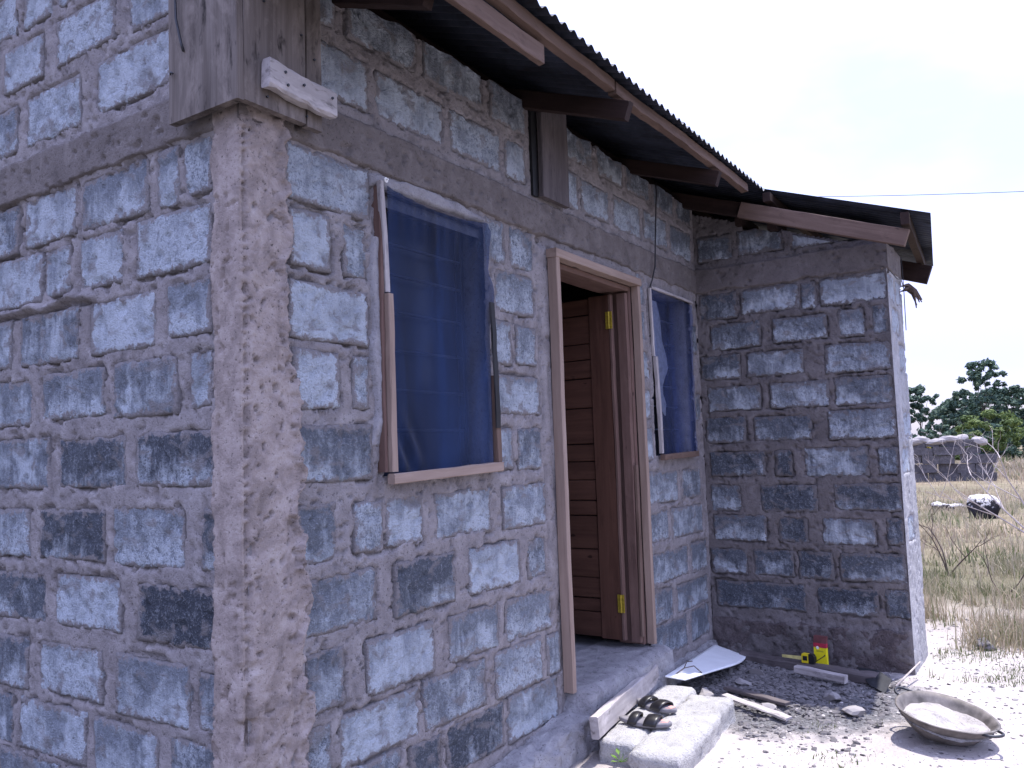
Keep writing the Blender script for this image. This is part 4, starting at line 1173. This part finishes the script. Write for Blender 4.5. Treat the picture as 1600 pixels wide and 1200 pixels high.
# ------------------------------------------------------------------ stones
def ico():
    t = (1 + 5 ** .5) / 2
    v = np.array([(-1, t, 0), (1, t, 0), (-1, -t, 0), (1, -t, 0), (0, -1, t), (0, 1, t), (0, -1, -t), (0, 1, -t), (t, 0, -1), (t, 0, 1), (-t, 0, -1), (-t, 0, 1)], float)
    v /= np.linalg.norm(v, axis=1)[:, None]
    f = np.array([(0, 11, 5), (0, 5, 1), (0, 1, 7), (0, 7, 10), (0, 10, 11), (1, 5, 9), (5, 11, 4), (11, 10, 2), (10, 7, 6), (7, 1, 8), (3, 9, 4), (3, 4, 2), (3, 2, 6), (3, 6, 8), (3, 8, 9), (4, 9, 5), (2, 4, 11), (6, 2, 10), (8, 6, 7), (9, 8, 1)])
    return v, f
IV, IF = ico()
def subdiv(v, f):
    v = v.tolist(); c = {}; nf = []
    def mid(a, b):
        k = (min(a, b), max(a, b))
        if k not in c:
            p = np.array(v[a]) + np.array(v[b]); v.append((p / np.linalg.norm(p)).tolist()); c[k] = len(v) - 1
        return c[k]
    for a, b, d in f:
        x, y, z = mid(a, b), mid(b, d), mid(d, a); nf += [(a, x, z), (b, y, x), (d, z, y), (x, y, z)]
    return np.array(v), np.array(nf)
IV2, IF2 = subdiv(IV, IF); IV3, IF3 = subdiv(IV2, IF2)
rs = np.random.RandomState(4)
def stones(name, n, xy, smin, smax, flat, label, tlo=0., thi=1.):
    V = []; F = []; T = []; b = 0
    for k in range(n):
        x, y = xy(k)
        s = smin * (smax / smin) ** (rs.rand() ** 1.8)
        j = IV * (1 + (rs.rand(12, 1) - .5) * .7)
        sc = np.array([s, s * rs.uniform(.5, .95), s * rs.uniform(flat * .6, flat)])
        a = rs.rand() * 6.28; c_, s_ = math.cos(a), math.sin(a)
        p = j * sc; p = np.stack([p[:, 0] * c_ - p[:, 1] * s_, p[:, 0] * s_ + p[:, 1] * c_, p[:, 2]], -1)
        ti = rs.randn() * .25; p = np.stack([p[:, 0], p[:, 1], p[:, 2] + p[:, 0] * ti], -1)
        z = float(gh(x, y))
        V.append(p + np.array([x, y, z + s * flat * .25])); F.append(IF + b); T.append(np.full(12, rs.uniform(tlo, thi))); b += 12
    V = np.concatenate(V); F = np.concatenate(F)
    o = link(name, rawmesh(name, V, F, np.full(len(F), 3), {'tint': np.concatenate(T)}, False), M_STONE)
    return tag(o, label, None, None, 'stuff')
def on_step(x, y): return (1.7 < x < 2.82) and (-.66 + .087 * (x - 2.2) < y)
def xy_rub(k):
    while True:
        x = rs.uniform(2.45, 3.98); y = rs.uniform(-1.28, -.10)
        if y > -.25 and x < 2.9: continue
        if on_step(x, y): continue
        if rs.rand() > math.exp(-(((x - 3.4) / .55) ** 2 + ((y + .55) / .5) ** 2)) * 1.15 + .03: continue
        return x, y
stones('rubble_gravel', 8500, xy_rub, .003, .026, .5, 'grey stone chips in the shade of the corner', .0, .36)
def xy_sun(k):
    while True:
        x = rs.uniform(1.0, 6.0); y = rs.uniform(-3.6, -.7)
        if on_step(x, y) or (x < 1.75 and y > -.7): continue
        return x, y
stones('scattered_gravel', 6500, xy_sun, .003, .016, .5, 'small stones scattered on the sunlit dust', .0, 1.)

def big_stone(name, loc, s, seed, mat, flat=.6, lev=2, rz=0):
    v, f = (IV2, IF2) if lev == 2 else (IV3, IF3)
    r = np.random.RandomState(seed)
    d = 1 + (fbm(v[:, 0] * 1.3 + seed, v[:, 1] * 1.3 + v[:, 2] * 2.1, 1.2, 3, seed) - .5) * 1.0
    p = v * d[:, None] * np.array(s)
    for k in range(5):      # flat broken faces
        nrm = r.randn(3); nrm /= np.linalg.norm(nrm); lim = .62 * abs(nrm @ np.array(s)) + .25 * min(s)
        ex = np.maximum(p @ nrm - lim, 0); p = p - ex[:, None] * nrm
    o = link(name, rawmesh(name, p, f, np.full(len(f), 3), {'tint': np.full(len(p), r.uniform(.35, .7))}, lev == 3), mat, None, loc)
    o.rotation_euler = (0, 0, rz)
    return o
RB = [(3.02, -.33, .055, 'angular grey stone between the white sheet and the dark plank'), (3.32, -.45, .05, 'grey stone just below the edge of the white sheet'),
      (2.95, -.70, .045, 'stone beside the end of the bark strip'), (3.02, -1.12, .055, 'pale flat stone at the sunny edge of the rubble near the pan'),
      (3.22, -.98, .05, 'whitish stone in the rubble below the whitish stick'), (3.55, -.45, .045, 'small dark stone in front of the timber, left of the carton')]
for k, (x, y, s, lb) in enumerate(RB):
    o = big_stone('stone', (x, y, float(gh(x, y)) + s * .3), (s * 1.25, s * .9, s * .6), 20 + k, M_STONE, .6, 2, k * .8)
    tag(o, lb, 'stone', 'larger stones in the rubble')

# ------------------------------------------------------------------ grass, weeds
def blades(name, pts, hmin, hmax, wid, tint, label, mat=M_GRASS, lean=.45, kind='stuff', parent=None):
    n = len(pts); r = rs
    hgt = hmin + (hmax - hmin) * r.rand(n) ** 1.6
    az = r.rand(n) * 6.283; le = np.abs(r.randn(n)) * lean
    w = wid * (.6 + .8 * r.rand(n)) 
    d = np.stack([np.cos(az), np.sin(az)], -1); pr = np.stack([-np.sin(az + r.randn(n)), np.cos(az + r.randn(n))], -1)
    b = np.asarray(pts, float)
    def at(t, ww):
        c = b.copy(); c[:, :2] += d * (hgt * le * t ** 1.7)[:, None]; c[:, 2] += hgt * t * (1 - .25 * np.minimum(le, 1.5) * t)
        l = c.copy(); rgt = c.copy(); l[:, :2] += pr * (w * ww)[:, None]; rgt[:, :2] -= pr * (w * ww)[:, None]
        return l, rgt, c
    l0, r0_, _ = at(0., 1.0); l1, r1, _ = at(.5, .8); _, _, tp = at(1., 0.)
    V = np.stack([l0, r0_, r1, l1, tp], 1).reshape(-1, 3)
    i = np.arange(n) * 5
    quads = np.stack([i, i + 1, i + 2, i + 3], -1); tris = np.stack([i + 3, i + 2, i + 4], -1)
    loops = np.concatenate([quads.ravel(), tris.ravel()]); cnt = np.concatenate([np.full(n, 4), np.full(n, 3)])
    T = np.repeat(np.clip(tint(n, b), 0, 1), 5)
    o = link(name, rawmesh(name, V, loops, cnt, {'tint': T}), mat, parent)
    if label: tag(o, label, None, None, kind)
    return o
def scatter(n, xa, xb, ya, yb, dens, bias=1.0):
    x = xa + (xb - xa) * rs.rand(n * 3) ** bias; y = rs.uniform(ya, yb, n * 3)
    y = np.where(rs.rand(n * 3) < .5, y, y)
    k = rs.rand(n * 3) < dens(x, y)
    x, y = x[k][:n], y[k][:n]
    return np.stack([x, y, gh(x, y) - .005], -1)
patchy = lambda x, y: sstep(.36, .62, fbm(x, y, 1.1, 4, 61))
not_house = lambda x, y: ~((x > -.2) & (x < 5.8) & (y > -1.45))
p1 = scatter(42000, 4.66, 9.5, -4.2, .6, lambda x, y: patchy(x, y) * not_house(x, y) * (.10 + .9 * sstep(4.9, 6.0, x + .25 * np.abs(y + 1.5))))
tn = lambda n, b: .38 + .20 * rs.randn(n) + 1.5 * (fbm(b[:, 0], b[:, 1], .7, 4, 67) - .47)
blades('dry_grass', p1, .03, .20, .0026, tn, 'dry straw coloured grass beside the projecting wall')
p2 = scatter(30000, 9, 30, -9, 8, lambda x, y: .25 + .75 * patchy(x * .6, y * .6), 1.3)
blades('dry_grass', p2, .05, .24, .008, tn, 'dry straw and olive grass across the field beyond the house')
p3 = scatter(22000, 28, 62, -14, 14, lambda x, y: .3 + .7 * patchy(x * .3, y * .3))
blades('dry_grass', p3, .12, .42, .028, tn, 'tall dry grass in front of the distant trees')
tc_ = []
for k in range(150):
    x = 5.0 + 17 * rs.rand() ** 1.6; y = -1.5 + rs.uniform(-2.6, 1.9) * (x / 8)
    if y > -1.5 and x < 5.6: continue
    m_ = rs.randint(60, 150); r_ = rs.uniform(.04, .13) * (1 + x / 20)
    q_ = np.stack([x + rs.randn(m_) * r_, y + rs.randn(m_) * r_], -1)
    tc_.append(np.concatenate([q_, gh(q_[:, 0], q_[:, 1])[:, None] - .005], -1))
tc_ = np.concatenate(tc_)
blades('weed_tufts', tc_, .06, .30, .0035, lambda n, b: .38 + .34 * rs.rand(n) + .12 * rs.randn(n), 'olive and straw weed tufts standing in the dry field')
p4 = scatter(900, 4.0, 4.9, -2.0, -1.33, lambda x, y: .9 * patchy(x * 3, y * 3))
blades('green_grass', p4, .015, .07, .0022, lambda n, b: .78 + .2 * rs.rand(n), 'short green grass at the sunlit foot of the wall')
p5 = scatter(260, 2.2, 3.2, -1.35, -.95, lambda x, y: .6 * sstep(.5, .7, fbm(x, y, 5, 2, 71)))
blades('green_grass', p5, .01, .035, .003, lambda n, b: .8 + .2 * rs.rand(n), 'few tiny green sprouts in the dust before the pan')

def leaf_quad(c, d, L, W, up):
    d = Vector(d).normalized(); s = d.cross(Vector(up)).normalized(); n_ = s.cross(d)
    c = Vector(c)
    return [c, c + d * L * .5 + s * W + n_ * L * .08, c + d * L, c + d * L * .5 - s * W + n_ * L * .08]
def seedling(loc, seed, label, sc=1.0):
    t = thing('seedling', label, 'plant', loc); r = random.Random(seed); m = MB(); T = []
    m2 = MB()
    for k in range(7):
        a = r.random() * 6.28; e = r.uniform(.2, 1.0)
        d = Vector((math.cos(a), math.sin(a), e)).normalized(); c = d * r.uniform(.015, .04) * sc
        m2.tube([(0, 0, 0), c], .0015 * sc, 4)
        m.add(leaf_quad(c, d, r.uniform(.03, .055) * sc, .011 * sc, (0, 0, 1)), [(0, 1, 2, 3)]); T += [r.random()] * 4
    me = rawmesh('leaf', m.v, [i for f in m.f for i in f], [len(f) for f in m.f], {'tint': T}); link('leaves', me, M_WEED, t)
    m2.build('stem', M_WEED, t)
seedling((1.815, -.36, .02), 1, 'small bright green seedling against the shaded side of the inner step block')
seedling((1.70, -.66, .0), 4, 'tiny green sprout at the foot of the outer step block', .7)

# ------------------------------------------------------------------ dry bare shrubs
def bare_shrub(loc, seed, hgt, mat, label, dirs, name='dry_shrub', rad=.012):
    t = thing(name, label, 'shrub', loc, 0, 'leafless shrubs in the dry grass'); r = random.Random(seed)
    for d0 in dirs:
        m = MB()
        def grow(p, d, L, rd, lev):
            pts = [p]; q_ = p.copy(); dd = d.copy()
            for k in range(4):
                dd = (dd + Vector((r.gauss(0, .14), r.gauss(0, .14), r.gauss(.03, .1)))).normalized(); q_ = q_ + dd * L / 4; pts.append(q_.copy())
                if lev < 3 and k >= 1 and r.random() < .75:
                    sd_ = (dd + Vector((r.gauss(0, .6), r.gauss(0, .6), r.gauss(.1, .35)))).normalized()
                    grow(q_.copy(), sd_, L * r.uniform(.4, .65), rd * .55, lev + 1)
            m.tube(pts, [rd, rd * .9, rd * .75, rd * .6, rd * .35], 5)
        grow(Vector((0, 0, -.02)), Vector(d0).normalized(), hgt, rad, 0)
        m.build('branch', mat, t)
    return t
bare_shrub((11.6, -1.85, 0.0), 3, 1.25, M_TWIG, 'pale leafless shrub leaning left at the right edge in front of the boulder', [(.1, .62, .9), (.0, .35, 1.0), (.1, .75, .55)], rad=.014)
bare_shrub((8.3, -1.05, 0), 8, .55, M_DARKTWIG, 'thin brown leafless shrub close to the sunlit wall end', [(.1, -.2, 1), (.1, -.6, .9), (0, .2, 1)], rad=.009)
bare_shrub((20.5, .35, 0.05), 12, 1.1, M_TWIG, 'pale twiggy shrub standing before the stacked block wall', [(0, -.5, .9), (0, .5, 1)], rad=.009)
bare_shrub((7.0, -1.62, 0), 15, .38, M_DARKTWIG, 'low forked brown twig in the grass right of the wall', [(.1, .5, 1), (.1, -.5, 1)], rad=.007)

# ------------------------------------------------------------------ old block wall, boulder, rubble in the field
bw = thing('stone_wall', 'low tumbled wall of dry stacked grey blocks in the field', 'wall', (27, .5, 0.1))
r = random.Random(31)
rowh = [(0.0, .28), (.28, .27), (.55, .27), (.82, .25), (1.07, .2)]
cnt = 0
for ri, (z0, hh) in enumerate(rowh):
    y = 2.6 if ri < 4 else 1.9
    while y > -.28 + .05 * ri:
        L = r.uniform(.36, .62); gap = r.uniform(.005, .022)
        if ri < 3 and .62 - .07 * ri < y < .86 + .05 * ri: y -= .16; continue
        if ri < 3 and r.random() < .06: y -= .15; continue
        dx = r.uniform(-.12, .12); tilt_ = r.uniform(-.07, .07) if ri < 3 else r.uniform(-.2, .2)
        m = MB(); c = []
        for (ax, ay, az) in [(0, 0, 0), (1, 0, 0), (1, 1, 0), (0, 1, 0), (0, 0, 1), (1, 0, 1), (1, 1, 1), (0, 1, 1)]:
            c.append(Vector((-.11 + ax * .22 + r.uniform(-.015, .015), -L / 2 + ay * L + r.uniform(-.02, .02), az * (hh - .010) + r.uniform(-.012, .012))))
        m.add(c, [(3, 2, 1, 0), (4, 5, 6, 7), (0, 1, 5, 4), (1, 2, 6, 5), (2, 3, 7, 6), (3, 0, 4, 7)])
        o = m.build('block', M_WALLSTONE, bw)
        o.location = (dx, y - L / 2 - .5, z0); o.rotation_euler = (tilt_, 0, r.uniform(-.06, .06)); cnt += 1
        y -= L + gap
for k in range(6):
    yy = 1.75 - k * .36 + r.uniform(-.1, .1)
    v = IV2 * np.array([.16, r.uniform(.22, .34), r.uniform(.10, .15)]) * (1 + (rs.rand(len(IV2), 1) - .5) * .25)
    o = link('capping_stone', rawmesh('capping_stone', v, IF2, np.full(len(IF2), 3), {'tint': np.full(len(v), r.uniform(.6, .9))}, False), M_STONE, bw, (r.uniform(-.05, .1), yy - .5, 1.2 + r.uniform(0, .1)))
    o.rotation_euler = (r.uniform(-.3, .3), 0, 0)
bo = big_stone('boulder', (15.3, -.93, .12), (.30, .26, .38), 5, M_BURNT, .9, 3)
tag(bo, 'upright boulder, sunlit white painted on top and burnt black below', 'boulder')
for k, (x, y, s, lb) in enumerate([(17.2, -.02, .17, 'left dark stone of the low pair left of the boulder'), (17.0, -.32, .16, 'right dark stone of the low pair, nearer the boulder'), (16.5, .62, .2, 'dark stone half hidden by the sunlit wall end')]):
    o = big_stone('burnt_stone', (x, y, .02), (s, s * 1.2, s * .75), 40 + k, M_BURNT, .6, 3); tag(o, lb, 'stone', 'burnt stones in the field')

# ------------------------------------------------------------------ trees and bushes
def tree(name, label, loc, hgt, rx, crown_lo, seed, mat, n=2600, leaf=.16, group=None, cat='tree', nclump=22, limbs=5, trunk_r=.09, shape=1.0):
    t = thing(name, label, cat, loc, 0, group); r = np.random.RandomState(seed)
    m = MB(); top = Vector((r.uniform(-.1, .1) * rx, r.uniform(-.1, .1) * rx, hgt * .85))
    m.tube([(0, 0, -.1), (r.uniform(-.06, .06), r.uniform(-.06, .06), hgt * .3), top * .65, top], [trunk_r, trunk_r * .8, trunk_r * .5, trunk_r * .15], 7)
    cl = []
    for k in range(nclump):
        a = r.rand() * 6.283; rr = math.sqrt(r.rand()) * rx
        zt = crown_lo + (hgt - crown_lo) * r.rand() ** .8
        lim = math.sqrt(max(0.06, 1 - ((zt - (crown_lo + hgt) / 2) / ((hgt - crown_lo) / 2 + .01)) ** 2)) ** shape
        c = np.array([math.cos(a) * rr * lim, math.sin(a) * rr * lim, zt]); cl.append((c, rx * r.uniform(.10, .26) * min(1.0, (30 / nclump) ** .4)))
    for k in range(limbs):
        c = Vector(cl[k % len(cl)][0]); b = Vector((0, 0, min(c.z * .55, hgt * .6)))
        m.tube([b, (b + c) / 2 + Vector((0, 0, -.05 * hgt)), c], [trunk_r * .45, trunk_r * .3, trunk_r * .08], 5)
    m.build('trunk', M_TRUNK, t)
    w = np.array([s for _, s in cl]); w = w / w.sum(); ci = r.choice(len(cl), n, p=w)
    C0 = np.array([c for c, _ in cl])[ci]; Rr = np.array([s for _, s in cl])[ci]
    dv = r.randn(n, 3); dv /= np.linalg.norm(dv, axis=1)[:, None]
    p = C0 + dv * (Rr * (.35 + .65 * r.rand(n) ** .5))[:, None] * np.array([1, 1, .75])
    nrm = dv + np.array([0, 0, .6]) + r.randn(n, 3) * .5; nrm /= np.linalg.norm(nrm, axis=1)[:, None]
    a1 = np.cross(nrm, r.randn(n, 3)); a1 /= np.linalg.norm(a1, axis=1)[:, None]; a2 = np.cross(nrm, a1)
    sz = (leaf * (.6 + .8 * r.rand(n)))[:, None]
    V = np.stack([p - a1 * sz, p + a2 * sz * .5, p + a1 * sz, p - a2 * sz * .5], 1).reshape(-1, 3)
    q = np.arange(n * 4).reshape(-1, 4)
    tint = np.repeat(np.clip(.5 + .25 * r.randn(n) + .25 * (r.rand(len(cl))[ci] - .5), 0, 1), 4)
    link('crown', rawmesh('crown', V, q, np.full(n, 4), {'tint': tint}, False), mat, t)
    return t
GZ = lambda x, y: float(gh(x, y))
TL = [
 (55, 5.0, 4.3, 1.9, .5, 'dark rounded tree peeping out beside the sunlit wall end'),
 (60, 3.5, 3.6, 1.7, .4, 'low dark tree in the dip of the tree line left of the tall tree'),
 (54, 2.5, 3.9, 1.5, .5, 'dark bushy tree directly left of the tall airy tree'),
 (53, .1, 4.0, 1.7, .5, 'mid green tree directly right of the tall airy tree'),
 (54, -2.1, 4.4, 1.9, .5, 'dark tree at the right edge of the picture'),
 (62, 1.6, 4.0, 1.9, .3, 'dark tree behind the tall airy tree'),
 (63, -.9, 4.1, 2.0, .3, 'dark tree filling the gap behind the mid green tree'),
 (52, -5.0, 4.6, 2.2, .6, 'dark tree beyond the right edge of the tree line'),
 (58, -8.6, 4.4, 2.6, .6, 'broad dark tree far right in the tree line'),
 (58, 8.6, 4.2, 2.2, .5, 'dark tree hidden behind the projecting room')]
for k, (x, y, h, rx, cl, lb) in enumerate(TL):
    tree('field_tree', lb, (x, y, GZ(x, y)), h, rx, .05, 100 + k, M_LEAF, 7500, .105, 'trees along the far edge of the field', 'tree', 120, 7, .06)
tree('tall_tree', 'tall airy tree rising above the tree line', (50, 1.15, GZ(50, 1)), 5.25, 1.35, 2.4, 131, M_LEAF, 2600, .12, 'trees along the far edge of the field', 'tree', 60, 12, .035, .6)
tree('round_bush', 'light green umbrella shaped bush on a thin stem in front of the tree line', (34, .05, GZ(34, 0)), 2.15, 1.2, .8, 141, M_LEAFLIGHT, 4200, .065, None, 'bush', 50, 9, .03, .8)
tree('yellow_bush', 'low yellowish bush beside the sunlit wall end', (36, 2.55, GZ(36, 2.5)), 1.3, .55, .25, 151, M_LEAFYELLOW, 900, .07, None, 'bush', 12, 3, .03)
for k, (x, y, h, rx, lb) in enumerate([(31, -1.7, 1.5, .7, 'grey green scrub bush right of the stacked block wall'), (42, 1.6, 1.3, .9, 'low olive scrub below the tall tree'), (44, -2.6, 1.6, 1.1, 'olive scrub below the right edge tree'), (30, -3.6, 1.2, .8, 'scrub bush further right in the dry field')]):
    tree('scrub_bush', lb, (x, y, GZ(x, y)), h * 1.05, rx, .10, 160 + k, M_LEAFLIGHT, 1800, .07, 'scrub bushes in the dry field', 'bush', 14, 4, .03)

for k, (x, y, h, rx) in enumerate([(49, 4.9, 1.7, 1.3), (51, 3.6, 1.9, 1.3), (48, 2.2, 1.6, 1.2), (49, .6, 1.8, 1.3), (48, -1.0, 1.9, 1.3), (50, -2.8, 1.8, 1.4)]):
    tree('scrub_bush', 'dark green %s scrub under the trees, %s' % (['dense', 'round', 'low', 'bushy', 'thick', 'spreading'][k], ['at the sunlit wall end', 'in the dip of the tree line', 'left of the tall tree', 'at the foot of the tall tree', 'right of the tall tree', 'beyond the right edge tree'][k]), (x, y, GZ(x, y)), h, rx, .0, 180 + k, M_LEAF, 2600, .10, 'dark scrub under the trees', 'bush', 40, 4, .03)
o = big_stone('stone', (4.97, -1.62, .02), (.07, .08, .05), 77, M_STONE, .7, 3)
tag(o, 'dark round stone in the sunlit dust right of the wall corner', 'stone')
sk = MB(); sk.tube([(3.62, -1.245, .02), (3.80, -1.285, .05), (3.99, -1.33, .085)], [.007, .006, .004], 6)
tag(sk.build('stick', M_TWIG, None, True), 'pale thin stick propped at the foot of the wall corner behind the pan', 'stick')
tw = MB(); tw.tube([(2.92, -.17, .125), (3.0, -.20, .150), (3.05, -.24, .155), (3.06, -.28, .120), (3.06, -.30, .09)], .0035, 5); tw.tube([(3.0, -.20, .150), (3.07, -.19, .17), (3.13, -.20, .16)], .003, 5)
tag(tw.build('dry_twig', M_DARKTWIG, None, True), 'curved dry twig lying on the white sheet', 'twig')

# overhead wire behind the house
pw = MB(); pts = []
for k in range(25):
    t_ = k / 24; x = 40; y = 16 - 40 * t_
    pts.append((x, y, 13.95 - .175 * (16 - y) * .55 + .6 * ((t_ - .5) ** 2) * 2 - .55))
pts = [(40, 5.9 + (16 - 5.9) * (1 - k / 8) if k < 8 else 0, 0) for k in range(0)] or [(40, yy, 13.24 + (yy - 5.945) * .1713 + .002 * (yy - 2) ** 2 - .03) for yy in np.linspace(20, -24, 40)]
pw.tube(pts, .014, 5, False)
tag(pw.build('power_line', M_WIRE, None, True), 'thin dark overhead wire crossing the sky above the projecting roof', 'wire')
